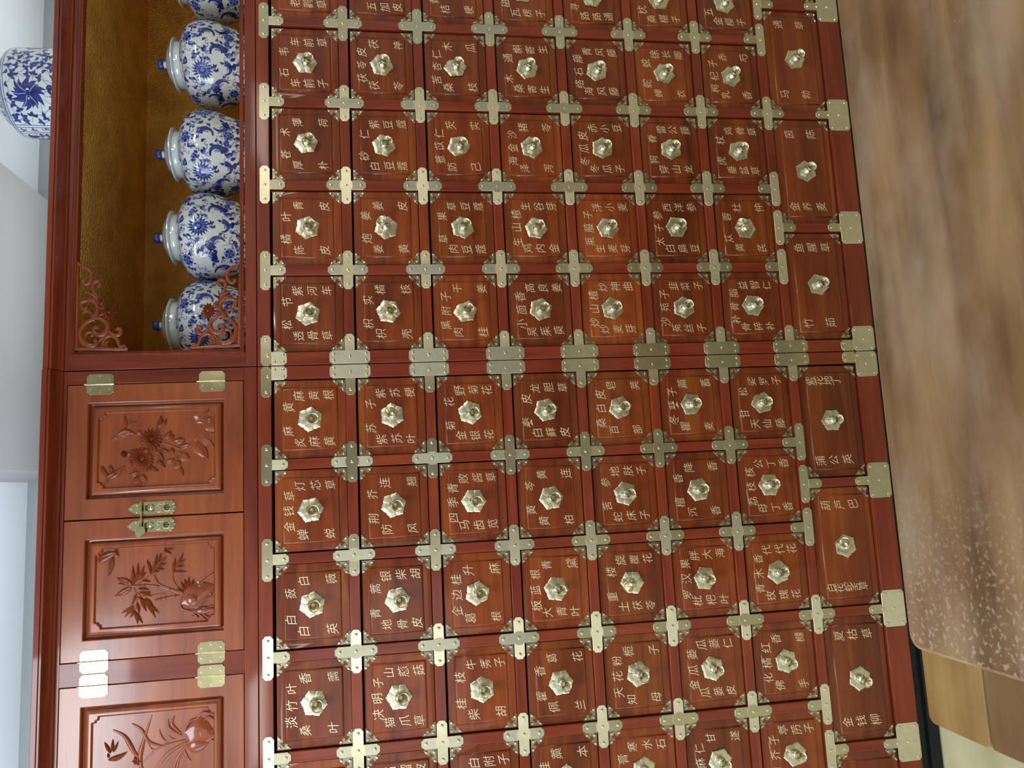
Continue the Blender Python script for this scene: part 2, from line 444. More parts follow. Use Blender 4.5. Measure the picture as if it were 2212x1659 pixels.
M_CROSS = [cross_mesh(False), cross_mesh(True)]
M_TUP, M_TDN = tee_mesh(True), tee_mesh(False)
M_SEAM = {1: seam_mesh(1), -1: seam_mesh(-1)}
M_ELL = {1: ell_mesh(1), -1: ell_mesh(-1)}
M_FOOT = foot_mesh(); M_FSEAM = {1: foot_seam_mesh(1), -1: foot_seam_mesh(-1)}
M_COR = {(a, b): corner_mesh(a, b) for a in (1, -1) for b in (1, -1)}
M_LOTUS, M_KNOB = lotus_mesh(), knob_mesh()
DHX, DHZ, DHZ0 = .0958, .0812, .0842
M_DR = drawer_mesh(DHX, DHZ, 0); M_DR0 = drawer_mesh(DHX, DHZ0, 0); M_DRE = drawer_mesh(.0945, DHZ, 0); M_DRE0 = drawer_mesh(.0945, DHZ0, 0)
ZW1, ZW0 = -1.1720, -1.3380
M_WIDE = drawer_mesh(.1512, (ZW1 - ZW0) / 2, 0)
M_WIDEE = drawer_mesh(.1480, (ZW1 - ZW0) / 2, 0)

YD = .0042                                                   # drawer fronts sit slightly behind the frame
# knobs that do not simply hang a little: (side, column, row) -> (tilt about x, tilt about z)
KNOB = {(1, 1, 1): (-.35, .40), (-1, 2, 4): (-.62, -.25), (1, 1, 6): (-.75, .40), (-1, 0, 1): (-.12, .25), (-1, 'w', 1): (-.55, .45), (-1, 'w', 2): (.05, -.1)}

def place_drawer(root, s, ci, ri, xc, zc, hx, hz, mesh, texts, wide, rnd):
    d = soft(link('drawer', mesh, root, (xc, YD, zc)))
    for a in (1, -1):
        for b in (1, -1):
            link('corner_bracket', M_COR[(-a, -b)], d, (xc + a * (hx - .0004), YD + .0036, zc + b * (hz - .0004)))
    l = link('backplate', M_LOTUS, d, (xc + rnd.uniform(-.002, .002), YD, zc + .0005 + rnd.uniform(-.0015, .0015)))
    l.rotation_euler = (rnd.uniform(-.075, .075), rnd.uniform(0, pi / 3), rnd.uniform(-.075, .075))
    tx, tz = rnd.uniform(.30, .42) - .055 * (ri if not wide else 6), rnd.uniform(-.09, .09)
    tx, tz = KNOB.get((s, 'w' if wide else ci, ci if wide else ri), (max(tx, .04), tz))
    p = WL[l.name]
    link('knob', M_KNOB, d, (p[0], YD - .0030, p[2]), (tx, 0, tz))
    t = lettering_wide(*texts, seed=s * 97 + ci * 13 + 5) if wide else lettering(*texts, seed=s * 101 + ci * 11 + ri)
    for q in t: link('lettering', q.mesh('lettering', [INK], smooth=0, recalc=False), d, (xc, YD - .0003, zc))
    return d

def drawer_cabinet(s, label, names, wides):
    # s=+1 stands right of the seam, s=-1 left of it
    root = thing('drawer_cabinet', label, 'cabinet', (s * UW / 2, .25, -ZF), 'medicine drawer cabinets')
    E = .0010
    def X(a): return s * a
    def bx(mb, a, b, *r, **k): mb.box(min(X(a), X(b)), max(X(a), X(b)), *r, **k)
    mb = MB(); ft, fb = .2182, -1.4005
    be = .0013
    # stiles of the small-drawer part and of the wide-drawer part
    zc7 = CZ[7]
    bx(mb, E, .0330, 0, .022, fb, ft, mat=1, bev=be); bx(mb, UW - .0330, UW - E, 0, .022, fb, ft, mat=1, bev=be)
    for i in range(1, 6): bx(mb, BX[i] - .0121, BX[i] + .0121, .0002, .022, zc7, CZ[0], mat=1, bev=be)
    WXS = [BX[0], (BX[1] + BX[2]) / 2, BX[3], (BX[4] + BX[5]) / 2, BX[6]]
    for i in range(1, 4): bx(mb, WXS[i] - .0121, WXS[i] + .0121, .0002, .022, -1.37, zc7, mat=1, bev=be)
    # rails
    bx(mb, .0325, UW - .0325, 0, .022, .1872, ft, mat=0, bev=be)
    for k in range(1, 8):
        bx(mb, .0325, UW - .0325, .0001, .022, CZ[k] - .0121, CZ[k] + .0121, mat=0, bev=be)
    bx(mb, .0325, UW - .0325, 0, .022, fb, -1.3402, mat=0, bev=be)
    soft(part('frame', mb, [WX, WZ], root, smooth=80))
    mb = MB()
    bx(mb, E, .018, .022, .50, fb, ft, mat=0); bx(mb, UW - .018, UW - E, .022, .50, fb, ft, mat=0)
    bx(mb, .018, UW - .018, .022, .50, .195, ft, mat=0); bx(mb, .018, UW - .018, .022, .50, fb, -1.385, mat=0); bx(mb, .018, UW - .018, .488, .50, -1.385, .195, mat=0)
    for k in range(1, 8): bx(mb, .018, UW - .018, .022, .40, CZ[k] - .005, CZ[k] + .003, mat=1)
    part('carcass', mb, [WX, DARK], root)
    mb = MB(); bx(mb, E, UW - E, .010, .50, -1.427, fb, mat=0); bx(mb, E, UW - E, .0005, .49, -ZF, -1.427, mat=0, bev=.003)
    part('plinth', mb, [BLACK], root)
    rnd = random.Random(40 + s)
    for ci in range(6):
        a, b = BX[ci], BX[ci + 1]
        if ci == 0: a = .0345 - .0121
        if ci == 5: b = UW - .0345 + .0121
        xc = X((a + b) / 2)
        for ri in range(7):
            top, bot = CZ[ri] - .0121, CZ[ri + 1] + .0121
            edge = ci in (0, 5)
            hz = DHZ0 if ri == 0 else DHZ
            m = (M_DRE0 if ri == 0 else M_DRE) if edge else (M_DR0 if ri == 0 else M_DR)
            zc = bot + .0012 + hz + (rnd.uniform(-.0004, .0006))
            place_drawer(root, s, ci, ri, xc + rnd.uniform(-.0008, .0008), zc, .0945 if edge else DHX, hz, m, names[ci][ri], False, rnd)
    for ci in range(4):
        a, b = WXS[ci] + .0121, WXS[ci + 1] - .0121
        if ci == 0: a = .0345
        if ci == 3: b = UW - .0345
        edge = ci in (0, 3)
        place_drawer(root, s, ci, 7, X((a + b) / 2), (ZW0 + ZW1) / 2, .1480 if edge else .1512, (ZW1 - ZW0) / 2, M_WIDEE if edge else M_WIDE, wides[ci], True, rnd)
    # brass plates on the frame
    for i in range(1, 6):
        link('tee_bracket', M_TDN, root, (X(BX[i]), 0, CZ[0]))
        for k in range(1, 7): link('cross_bracket', M_CROSS[0 if rnd.random() < .62 else 1], root, (X(BX[i]), 0, CZ[k]))
        if i == 3: link('cross_bracket', M_CROSS[0], root, (X(BX[i]), 0, CZ[7]))
        else: link('tee_bracket', M_TUP, root, (X(BX[i]), 0, CZ[7]))
    for i in (1, 3): link('tee_bracket', M_TDN, root, (X(WXS[i]), 0, CZ[7]))
    for i in (1, 2, 3): link('foot_bracket', M_FOOT, root, (X(WXS[i]), 0, ZB))
    for e, sg in ((0, s), (UW, -s)):
        link('corner_plate', M_ELL[sg], root, (X(e), 0, CZ[0]))
        for k in range(1, 8): link('seam_bracket', M_SEAM[sg], root, (X(e), 0, CZ[k]))
        link('foot_bracket', M_FSEAM[sg], root, (X(e), 0, ZB))
    return root

drawer_cabinet(1, 'red-brown medicine drawer cabinet with brass corners standing under the open niche of porcelain jars', RIGHT, WIDE_R)
drawer_cabinet(-1, 'red-brown medicine drawer cabinet with brass corners standing under the cupboard with carved doors', LEFT, WIDE_L)

# ---------------------------------------------------------------- upper cupboards
U0, UTOP = .2196, .6530
def cornice(root, s, e):
    # moulding run along x: profile (y, z) seen from the side
    pr = [(.004, .6500), (-.004, .6500), (-.006, .6512), (-.008, .6535), (-.013, .6548), (-.0145, .6562), (-.022, .6580), (-.031, .6612), (-e + .001, .6622), (-e, .6632), (-e, .6655), (-e + .003, .6668), (-e + .003, .6682), (-e, .6695), (-e, .6795), (-e + .0015, .6810), (.004, .6810)]
    mb = MB(); n = len(pr); xa, xb = min(s * .0008, s * (UW - .0008)), max(s * .0008, s * (UW - .0008))
    vs = [(xa, y, z) for y, z in pr] + [(xb, y, z) for y, z in pr]
    fs = [(i, (i + 1) % n, n + (i + 1) % n, n + i) for i in range(n)] + [tuple(range(n)), tuple(range(n, 2 * n))]
    mb.add(vs, fs); part('cornice', mb, [WX], root, smooth=30)

def aff(A, B):
    return lambda X, Y: (A[0] + A[1] * X + A[2] * Y, B[0] + B[1] * X + B[2] * Y)

# relief helpers: everything is laid on the sunk field at depth yf
def leaf(mb, M, x0, y0, x1, y1, w, h, yf, bend=0.0, vein=.3):
    a, b = Vector(M(x0, y0)), Vector(M(x1, y1)); d = b - a; L = d.length
    nrm = Vector((-d.y, d.x)) / max(L, 1e-9); wm = w * abs(SCL)
    vs = []; fs = []; NT, NS = 8, 6
    for i in range(NT + 1):
        t = i / NT; ww = wm * .5 * (sin(pi * t ** .75) ** .8 if 0 < t < 1 else 0) + wm * .02
        c = a + d * t + nrm * (bend * L * 4 * t * (1 - t))
        for j in range(NS + 1):
            u = -1 + 2 * j / NS
            hh = 1.75 * h * (1 - u * u) ** .6 * (.35 + .65 * sin(pi * min(1, t * .9 + .08))) * (1 - vein * (1 if j == NS // 2 else 0))
            p = c + nrm * (u * ww); vs.append((p.x, yf + .0004 - hh, p.y))
    for i in range(NT):
        for j in range(NS):
            k = i * (NS + 1) + j; fs.append((k, k + 1, k + NS + 2, k + NS + 1))
    mb.add(vs, fs)
def stroke(mb, M, pts, w0, w1, yf, flat=.8, wm=None):
    P = catmull([M(x, y) for x, y in pts], 5); n = len(P)
    rad = []
    for i in range(n):
        t = i / (n - 1); r = w0 + (w1 - w0) * t
        if wm: r = w0 + (wm - w0) * (t / .5) if t < .5 else wm + (w1 - wm) * ((t - .5) / .5)
        rad.append(max(r * abs(SCL) * .5, .0003))
    mb.tube([(p.x, yf - .15 * rad[i], p.y) for i, p in enumerate(P)], rad, 8, 0, flat)
def blob(mb, M, x, y, rx, ry, h, yf, ang=0):
    c = M(x, y); vs = []; fs = []; n = 14; rs = [(.0, 1), (.45, .9), (.8, .58), (1, 0)]
    for q, hh in rs[1:]:
        for i in range(n):
            t = 2 * pi * i / n; u, v = rx * q * cos(t), ry * q * sin(t)
            p = M(x + u * cos(ang) - v * sin(ang), y + u * sin(ang) + v * cos(ang)); vs.append((p[0], yf + .0003 - h * hh, p[1]))
    vs.append((c[0], yf - h, c[1])); k = len(vs) - 1
    for i in range(n):
        j = (i + 1) % n; fs += [(k, i, j), (i, n + i, n + j, j), (n + i, 2 * n + i, 2 * n + j, n + j)]
    mb.add(vs, fs)
def mum(mb, M, x, y, r, yf, petals=18, up=(1, 0)):
    blob(mb, M, x, y, r * .55, r * .55, .0022, yf)
    for q, n, w, hh, ph in ((1.0, petals, .30, .0026, 0), (.72, petals - 3, .27, .0036, .2), (.46, petals - 7, .22, .0046, .1)):
        for i in range(n):
            t = 2 * pi * i / n + ph
            leaf(mb, M, x + r * q * .25 * cos(t), y + r * q * .25 * sin(t), x + r * q * cos(t), y + r * q * sin(t), r * w, hh, yf, .06, .45)
SCL = .00024

def door_leaf(cab, xa, xb, panel, hinge_side):
    # door spanning xa..xb (xa<xb), panel=(x0,x1,z0,z1) of the raised picture field; returns the door object
    za, zb = .2512, .6412; x0, x1, z0, z1 = panel
    mb = MB()
    loops = [[(xa, za), (xb, za), (xb, zb), (xa, zb)]]
    def rect(i): return [(x0 + i, z0 + i), (x1 - i, z0 + i), (x1 - i, z1 - i), (x0 + i, z1 - i)]
    vs = []; fs = []
    ring = [([(xa, za), (xb, za), (xb, zb), (xa, zb)], .018), ([(xa, za), (xb, za), (xb, zb), (xa, zb)], .0012), ([(xa + .001, za + .001), (xb - .001, za + .001), (xb - .001, zb - .001), (xa + .001, zb - .001)], 0),
            (rect(-.0015), 0), (rect(-.0002), .0008), (rect(.0010), .0032), (rect(.0018), .0135), (rect(.0066), .0150), (rect(.0072), .0095), (rect(.0086), .0072), (rect(.0140), .0034), (rect(.0165), .0028)]
    for pts, y in ring: vs += [(x, y, z) for x, z in pts]
    for k in range(len(ring) - 1):
        for i in range(4):
            j = (i + 1) % 4; fs.append((k * 4 + i, k * 4 + j, k * 4 + 4 + j, k * 4 + 4 + i))
    mb.add(vs, fs)
    # sunk picture field with notched corners
    def ingot(i, n=.0135):
        a0, a1, b0, b1 = x0 + .0205 + i, x1 - .0205 - i, z0 + .0205 + i, z1 - .0205 - i
        out = []
        for cx, cz, sx, sz, order in ((a0, b0, 1, 1, 0), (a1, b0, -1, 1, 1), (a1, b1, -1, -1, 0), (a0, b1, 1, -1, 1)):
            q = [(0, n), (n * .25, n * .98), (n * .52, n * .90), (n * .60, n * .60), (n * .90, n * .52), (n * .98, n * .25), (n, 0)]
            if order: q = q[::-1]
            out += [(cx + sx * u, cz + sz * v) for u, v in q]
        return out
    R = rect(.0165); I0, I1, I2, I3 = ingot(0), ingot(.0014), ingot(.0030), ingot(.0038)
    def hole(outer, inner, y):
        pl = [[Vector((x, z, 0)) for x, z in outer], [Vector((x, z, 0)) for x, z in inner]]
        t = geometry.tessellate_polygon(pl); allp = outer + inner
        mb.add([(x, y, z) for x, z in allp], [list(f) for f in t])
    hole(R, I0, .0028)
    n = len(I0)
    vs = [(x, .0028, z) for x, z in I0] + [(x, .0016, z) for x, z in I1] + [(x, .0040, z) for x, z in I2] + [(x, .0066, z) for x, z in I3]
    fs = []
    for k in range(3):
        for i in range(n):
            j = (i + 1) % n; fs.append((k * n + i, k * n + j, k * n + n + j, k * n + n + i))
    fs.append(tuple(3 * n + i for i in range(n)))
    mb.add(vs, fs)
    # back
    mb.add([(xa, .018, za), (xb, .018, za), (xb, .018, zb), (xa, .018, zb)], [(0, 1, 2, 3)])
    d = part('door', mb, [WD], cab, ((xa + xb) / 2, 0, za), smooth=22)
    return d

YFLD = .0066
def carve(door, mb):
    return part('carved_relief', mb, [WC], door, WL[door.name], smooth=50)

def hinge(parent, x, z, w=.0245, h=.0297, arms=(1, 1)):
    # butt hinge with a vertical knuckle at x; two notched leaves
    mb = MB(); n = .006
    for sgn in (1, -1):
        pts = [(.0008, -h), (w - n, -h), (w - n * .8, -h + n * .35), (w - n * .3, -h + n * .8), (w, -h + n), (w, h - n), (w - n * .3, h - n * .8), (w - n * .8, h - n * .35), (w - n, h), (.0008, h)]
        mb.plate([(x + sgn * u, z + v) for u, v in pts], -.0015, .0014, 0)
        for u, v in ((.011, .021), (.011, -.021), (.0185, 0)): mb.rivet(x + sgn * u, z + v, -.0015, .0019, .0012, 1)
    mb.tube([(x, -.0022, z - h - .0012), (x, -.0022, z + h + .0012)], .0022, 10, 0)
    mb.tube([(x, -.0022, z + h + .001), (x, -.0022, z + h + .004)], .0016, 8, 1)
    return part('hinge', mb, [BT, BK], parent, (x, 0, z))

def lock_plate(parent, x, z, mirror=1):
    # long pierced plate: pointed tip above, loops for the bolt, rosette, scrolls, wavy foot
    mb = MB(); out = [(0, .058), (.005, .053), (.0105, .046), (.0125, .0395), (.0115, .034), (.0148, .030), (.0150, -.020), (.0165, -.027), (.0142, -.031), (.0172, -.037), (.0125, -.0405), (.0095, -.046), (.004, -.0445), (0, -.0495)]
    poly = out + [(-u, v) for u, v in out[::-1] if u]
    mb.plate([(x + u, z + v) for u, v in poly], -.0016, .0015, 0)
    for a in range(12):
        t = 2 * pi * a / 12
        if a % 3: mb.tube([(x + .0085 * cos(t - .2), -.0018, z + .008 + .0085 * sin(t - .2)), (x + .0085 * cos(t + .2), -.0018, z + .008 + .0085 * sin(t + .2))], .0008, 6, 2)
    mb.rivet(x, z + .008, -.0016, .0042, .0014, 1); mb.rivet(x, z + .050, -.0016, .0014, .001, 1)
    for dz in (.022, .032):
        for dx in (-.008, .008): mb.rivet(x + dx, z + dz + .006, -.0016, .0016, .0012, 1)
    def arc(cx, cz, r, t0, t1, w, m=1):
        mb.tube([(x + cx + r * cos(t), -.0022, z + cz + r * sin(t)) for t in [t0 + (t1 - t0) * i / 12 for i in range(13)]], w, 6, m)
    arc(0, -.028, .0085, 0, 2 * pi, .0012); arc(0, -.028, .0050, -.6, 3.8, .0010, 2)
    mb.tube([(x, -.0022, z - .0235), (x, -.0022, z - .0335)], .0013, 6, 2)
    arc(.005, -.011, .004, -1.5, 3.6, .0012); arc(-.006, -.010, .0035, 0, 4.8, .0012); arc(.010, -.041, .003, 0, 4.5, .0011); arc(-.011, -.040, .0035, -1, 3.5, .0011)
    arc(-.0105, -.018, .003, 1, 5, .001); arc(.0105, -.020, .003, 2, 6, .001)
    # staple that takes the bolt
    for dz in (.0185, .0285):
        mb.box(x - .006, x + .006, -.010, -.0015, z + dz - .0012, z + dz + .0012, 0, .0004, 1)
    return part('lock_plate', mb, [BT, BK, DARK], parent, (x, 0, z))

# ---- left: cupboard with four carved doors
cup = thing('upper_cupboard', 'red-brown cupboard with carved picture doors and brass hinges on top of the drawer cabinet', 'cupboard', (-UW / 2, .25, U0), 'upper cupboards')
mb = MB()
for a, b in ((-.0320, -.0012), (-.7055, -.6548), (-UW + .0012, -UW + .0320)): mb.box(a, b, 0, .020, .2495, .6430, 1, .0012)
mb.box(-UW + .0010, -.0010, 0, .020, U0, .2500, 0, .0013); mb.box(-UW + .0010, -.0010, 0, .020, .6422, UTOP, 0, .0010)
soft(part('frame', mb, [WX, WZ], cup, smooth=80))
mb = MB(); mb.box(-UW + .001, -UW + .018, .02, .50, U0, UTOP + .02); mb.box(-.018, -.001, .02, .50, U0, UTOP + .02); mb.box(-UW + .018, -.018, .02, .50, U0, U0 + .018)
mb.box(-UW + .001, -.001, .004, .50, UTOP, .6805); mb.box(-UW + .018, -.018, .485, .50, U0, UTOP); mb.box(-UW + .018, -.018, .030, .036, U0 + .018, UTOP, 1)
part('carcass', mb, [WX, DARK], cup); cornice(cup, -1, .0395)
D = []
for xa, xb, pn, hs in ((-.3420, -.0336, (-.2966, -.0768, .2950, .5962), 1), (-.6536, -.3446, (-.6080, -.3882, .2950, .5962), -1), (-1.0152, -.7068, (-.9700, -.7505, .2950, .5962), 1), (-1.3212, -1.0178, (-1.280, -1.0605, .2950, .5962), -1)):
    d = door_leaf(cup, xa, xb, pn, hs); D.append(d)
    hx_ = xb + .0008 if hs > 0 else xa - .0006
    for hz_ in (.5705, .3220): hinge(d, hx_, hz_)

# chrysanthemum, rock and two birds
SCL = .00024; M = aff((.0293193, -1.00548e-05, -.000246865), (.731841, -.000233811, -2.75944e-06)); mb = MB(); y = YFLD
leaf(mb, M, 840, 715, 990, 680, 85, .0042, y, .12); leaf(mb, M, 885, 660, 905, 512, 46, .0034, y, -.12); leaf(mb, M, 935, 645, 1018, 572, 42, .0034, y, .1)
leaf(mb, M, 862, 712, 778, 758, 30, .0026, y); blob(mb, M, 985, 682, 20, 17, .0042, y); leaf(mb, M, 995, 688, 1012, 692, 12, .002, y)
leaf(mb, M, 870, 735, 960, 700, 34, .0044, y, .2)
blob(mb, M, 1043, 678, 29, 26, .0044, y)
mum(mb, M, 1160, 745, 112, y, 17); mum(mb, M, 1070, 935, 122, y, 22); mum(mb, M, 905, 880, 36, y, 11)
blob(mb, M, 905, 880, 20, 20, .0038, y)
for a in ((1225, 670, 1250, 512, 60), (1250, 625, 1306, 540, 44), (1215, 640, 1300, 585, 44), (1285, 745, 1345, 655, 70), (1320, 770, 1378, 690, 50), (1370, 765, 1482, 745, 66), (1425, 815, 1548, 772, 56), (1400, 770, 1440, 720, 46), (1250, 830, 1345, 868, 56), (1205, 850, 1282, 945, 60), (1340, 890, 1352, 815, 64), (1250, 940, 1222, 1000, 58), (1295, 965, 1385, 925, 48), (1240, 960, 1290, 1010, 42), (1430, 880, 1525, 925, 100), (1395, 945, 1430, 1030, 90), (1420, 1000, 1462, 1085, 50), (1040, 1050, 948, 1078, 58), (1048, 1085, 1118, 1132, 70), (1035, 1090, 1012, 1172, 66), (1050, 1095, 1045, 1185, 40), (1150, 1000, 1228, 1042, 50), (1180, 1010, 1150, 1050, 40), (930, 900, 985, 860, 40), (960, 950, 1000, 985, 40), (1130, 830, 1100, 880, 50), (1000, 870, 975, 835, 36), (1190, 880, 1260, 860, 40)):
    leaf(mb, M, *a, .0034, y, random.uniform(-.1, .1))
for pts in ([(1240, 770), (1340, 795), (1440, 832)], [(1440, 832), (1395, 900), (1280, 970)], [(1440, 832), (1500, 815), (1560, 800)], [(1395, 900), (1410, 950), (1400, 985)], [(1395, 895), (1430, 870), (1470, 880)], [(1055, 1030), (1042, 1060), (1040, 1090)], [(1200, 870), (1230, 930), (1250, 960)]):
    stroke(mb, M, pts, 15, 12, y)
leaf(mb, M, 735, 1105, 900, 1005, 74, .0042, y, -.08); leaf(mb, M, 755, 1085, 697, 983, 54, .0034, y, .1); leaf(mb, M, 795, 1055, 772, 980, 44, .0034, y); leaf(mb, M, 762, 1100, 722, 1182, 34, .0028, y); leaf(mb, M, 880, 1020, 912, 992, 22, .003, y); leaf(mb, M, 800, 1075, 860, 1055, 30, .0046, y)
leaf(mb, M, 1490, 760, 1775, 560, 330, .0030, y, .05, 0); leaf(mb, M, 1560, 700, 1690, 920, 130, .0034, y, -.1, 0); leaf(mb, M, 1650, 560, 1790, 650, 180, .0036, y, 0, 0)
for pts in ([(1700, 470), (1610, 555), (1548, 595), (1500, 680), (1512, 745), (1572, 800), (1638, 880), (1690, 922)], [(1690, 922), (1680, 850), (1640, 770), (1680, 690), (1762, 690)], [(1690, 735), (1735, 775), (1768, 845)], [(1690, 655), (1735, 635), (1772, 640)], [(1765, 500), (1745, 545), (1760, 590)], [(1715, 470), (1755, 490), (1775, 530)]):
    stroke(mb, M, pts, 20, 16, y - .0012)
stroke(mb, M, [(1645 + 32 * cos(t), 595 + 34 * sin(t)) for t in [i * pi / 5 for i in range(11)]], 16, 16, y - .0016)
carve(D[0], mb)

# bamboo, rock and swallow
SCL = .00032; M = aff((-.340831, -2.16177e-05, -.000327955), (.720853, -.000317694, -3.90023e-06)); mb = MB()
leaf(mb, M, 468, 275, 610, 200, 66, .0044, y, .08); leaf(mb, M, 565, 215, 545, 362, 40, .0032, y, .06); leaf(mb, M, 470, 262, 560, 225, 30, .0048, y); blob(mb, M, 598, 220, 20, 18, .0048, y); leaf(mb, M, 600, 205, 585, 182, 14, .003, y); leaf(mb, M, 590, 190, 612, 180, 10, .003, y)
for pts, w in (([(710, 430), (790, 425), (880, 432), (960, 452), (1060, 490)], 20), ([(850, 355), (885, 415), (960, 445), (1060, 480)], 16), ([(860, 528), (950, 505), (1055, 488)], 20), ([(740, 420), (800, 375), (850, 330), (930, 175)], 12), ([(1060, 480), (1000, 420), (978, 345), (1045, 230)], 13), ([(715, 435), (738, 510), (722, 600), (700, 610)], 10), ([(735, 470), (790, 530), (850, 600)], 10), ([(760, 500), (830, 490), (930, 480)], 11)):
    stroke(mb, M, pts, w, w * .7, y)
for x_, y_ in ((790, 426), (880, 432), (960, 453), (930, 508), (995, 497), (900, 517)): blob(mb, M, x_, y_, 9, 14, .0040, y)
for a in ((705, 425, 600, 375, 50), (700, 415, 608, 412, 26), (700, 440, 588, 495, 46), (690, 420, 640, 400, 40), (715, 420, 708, 290, 24), (720, 410, 742, 270, 26), (730, 400, 785, 285, 26), (740, 390, 800, 330, 24), (700, 400, 715, 330, 24), (830, 335, 805, 250, 24), (840, 325, 872, 212, 24), (860, 300, 942, 225, 26), (865, 300, 942, 272, 24), (860, 315, 925, 312, 24), (845, 335, 885, 330, 22), (880, 270, 900, 200, 20), (830, 345, 815, 290, 20), (925, 190, 972, 210, 22), (930, 180, 985, 175, 18), (920, 190, 935, 168, 16),
          (980, 335, 998, 235, 24), (985, 320, 1052, 200, 22), (1000, 300, 1072, 245, 24), (1000, 300, 1062, 285, 20), (985, 330, 1072, 330, 24), (1020, 265, 1050, 215, 18), (985, 340, 975, 270, 20),
          (722, 560, 632, 612, 24), (720, 575, 655, 640, 24), (718, 590, 690, 645, 22), (715, 590, 742, 685, 24), (720, 600, 775, 680, 24), (735, 540, 750, 620, 22), (760, 500, 800, 600, 26), (780, 520, 862, 642, 26), (790, 530, 885, 612, 26), (790, 510, 845, 560, 24), (765, 480, 835, 470, 24), (750, 470, 835, 500, 24), (740, 450, 820, 455, 22), (770, 390, 830, 400, 20), (730, 480, 700, 560, 24), (745, 500, 830, 548, 22),
          (1075, 470, 1035, 398, 22), (1085, 465, 1060, 378, 22), (1095, 460, 1092, 362, 22), (1105, 455, 1125, 375, 22), (1060, 480, 1005, 440, 20)):
    leaf(mb, M, *a, .0032, y, random.uniform(-.07, .07))
leaf(mb, M, 1040, 550, 1270, 420, 190, .0040, y, .03, 0); leaf(mb, M, 1060, 520, 1180, 500, 120, .0052, y, 0, 0); leaf(mb, M, 1130, 600, 1268, 580, 60, .0034, y, 0, 0)
for pts in ([(1262, 340), (1195, 388), (1130, 440), (1090, 480), (1040, 522), (1042, 580), (1112, 600), (1160, 620), (1205, 660)], [(1112, 600), (1180, 585), (1255, 560)], [(1120, 615), (1150, 640), (1110, 630)], [(1170, 590), (1200, 630), (1240, 640)], [(1190, 580), (1215, 600), (1262, 590)]):
    stroke(mb, M, pts, 16, 12, y - .0012)
stroke(mb, M, [(1200 + 44 * cos(t), 490 + 25 * sin(t)) for t in [i * pi / 6 for i in range(13)]], 12, 12, y - .0022)
carve(D[1], mb)

# orchid, rock and bird
M = aff((-.349236, -2.90173e-05, -.00031248), (.714275, -.000310083, -3.7897e-06)); mb = MB()
for pts, w0, wm, w1 in (([(775, 1700), (758, 1590), (780, 1480), (838, 1298)], 18, 34, 6), ([(702, 1360), (765, 1400), (815, 1480), (905, 1512)], 10, 26, 14), ([(575, 1402), (655, 1448), (715, 1550), (768, 1610)], 8, 34, 16), ([(888, 1398), (898, 1440), (930, 1480)], 6, 18, 8), ([(948, 1325), (955, 1390), (1040, 1442)], 8, 24, 14), ([(992, 1305), (975, 1365), (1035, 1425)], 8, 26, 14), ([(805, 1480), (850, 1540), (945, 1488)], 6, 14, 10),
                         ([(775, 1625), (895, 1520), (1075, 1470)], 10, 16, 14), ([(845, 1690), (945, 1562), (1075, 1482)], 10, 18, 14), ([(870, 1700), (960, 1580), (1078, 1490)], 10, 16, 12), ([(975, 1700), (1012, 1590), (1082, 1502)], 12, 24, 12), ([(1060, 1540), (1075, 1580), (1102, 1612)], 12, 18, 6), ([(950, 1440), (975, 1462), (1000, 1460)], 6, 14, 6), ([(1010, 1680), (1020, 1600), (1070, 1520)], 8, 14, 8), ([(740, 1610), (790, 1680), (800, 1720)], 10, 12, 10)):
    stroke(mb, M, pts, w0, w1, y, .7, wm)
leaf(mb, M, 545, 1602, 672, 1548, 40, .0044, y, -.1); leaf(mb, M, 560, 1560, 518, 1485, 24, .0034, y); leaf(mb, M, 570, 1550, 574, 1465, 22, .0034, y); leaf(mb, M, 578, 1555, 612, 1478, 20, .0032, y); leaf(mb, M, 550, 1590, 540, 1560, 18, .003, y); leaf(mb, M, 548, 1596, 560, 1610, 14, .003, y)
for i in range(6): leaf(mb, M, 735, 1612, 735 + 32 * cos(i * 1.05), 1612 + 32 * sin(i * 1.05), 24, .004, y)
leaf(mb, M, 1060, 1420, 1270, 1440, 230, .0044, y, 0, 0); leaf(mb, M, 1080, 1520, 1230, 1480, 110, .0050, y, 0, 0)
for pts in ([(1255, 1290), (1190, 1280), (1150, 1320), (1100, 1340), (1065, 1400), (1075, 1460), (1110, 1500), (1190, 1500)], [(1130, 1400), (1150, 1360), (1200, 1370), (1215, 1410), (1175, 1440), (1135, 1430)], [(1155, 1410), (1170, 1390), (1190, 1410), (1170, 1425)], [(1190, 1500), (1220, 1440), (1250, 1420)], [(1200, 1330), (1230, 1310), (1262, 1330)], [(1215, 1440), (1260, 1400)], [(1190, 1470), (1255, 1470)]):
    stroke(mb, M, pts, 15, 11, y - .0020)
carve(D[2], mb)
# fourth door lies outside the photograph: a simple spray of leaves in the same manner
mb = MB(); cx4 = -1.170
M = lambda X, Y: (cx4 + Y * .0003, .445 + X * .0003)
for i in range(14):
    t = i / 13; leaf(mb, M, -250 + 420 * t, 40 * sin(5 * t), -190 + 420 * t, 40 * sin(5 * t) + (150 if i % 2 else -150), 60, .0034, y, .1)
stroke(mb, M, [(-300, 0), (-150, 30), (0, -20), (200, 10)], 20, 10, y)
carve(D[3], mb)

lp1 = lock_plate(D[0], -.3235, .4478); lp2 = lock_plate(D[1], -.3628, .4492)
lock_plate(D[2], -.9950, .4478); lock_plate(D[3], -1.0380, .4485)
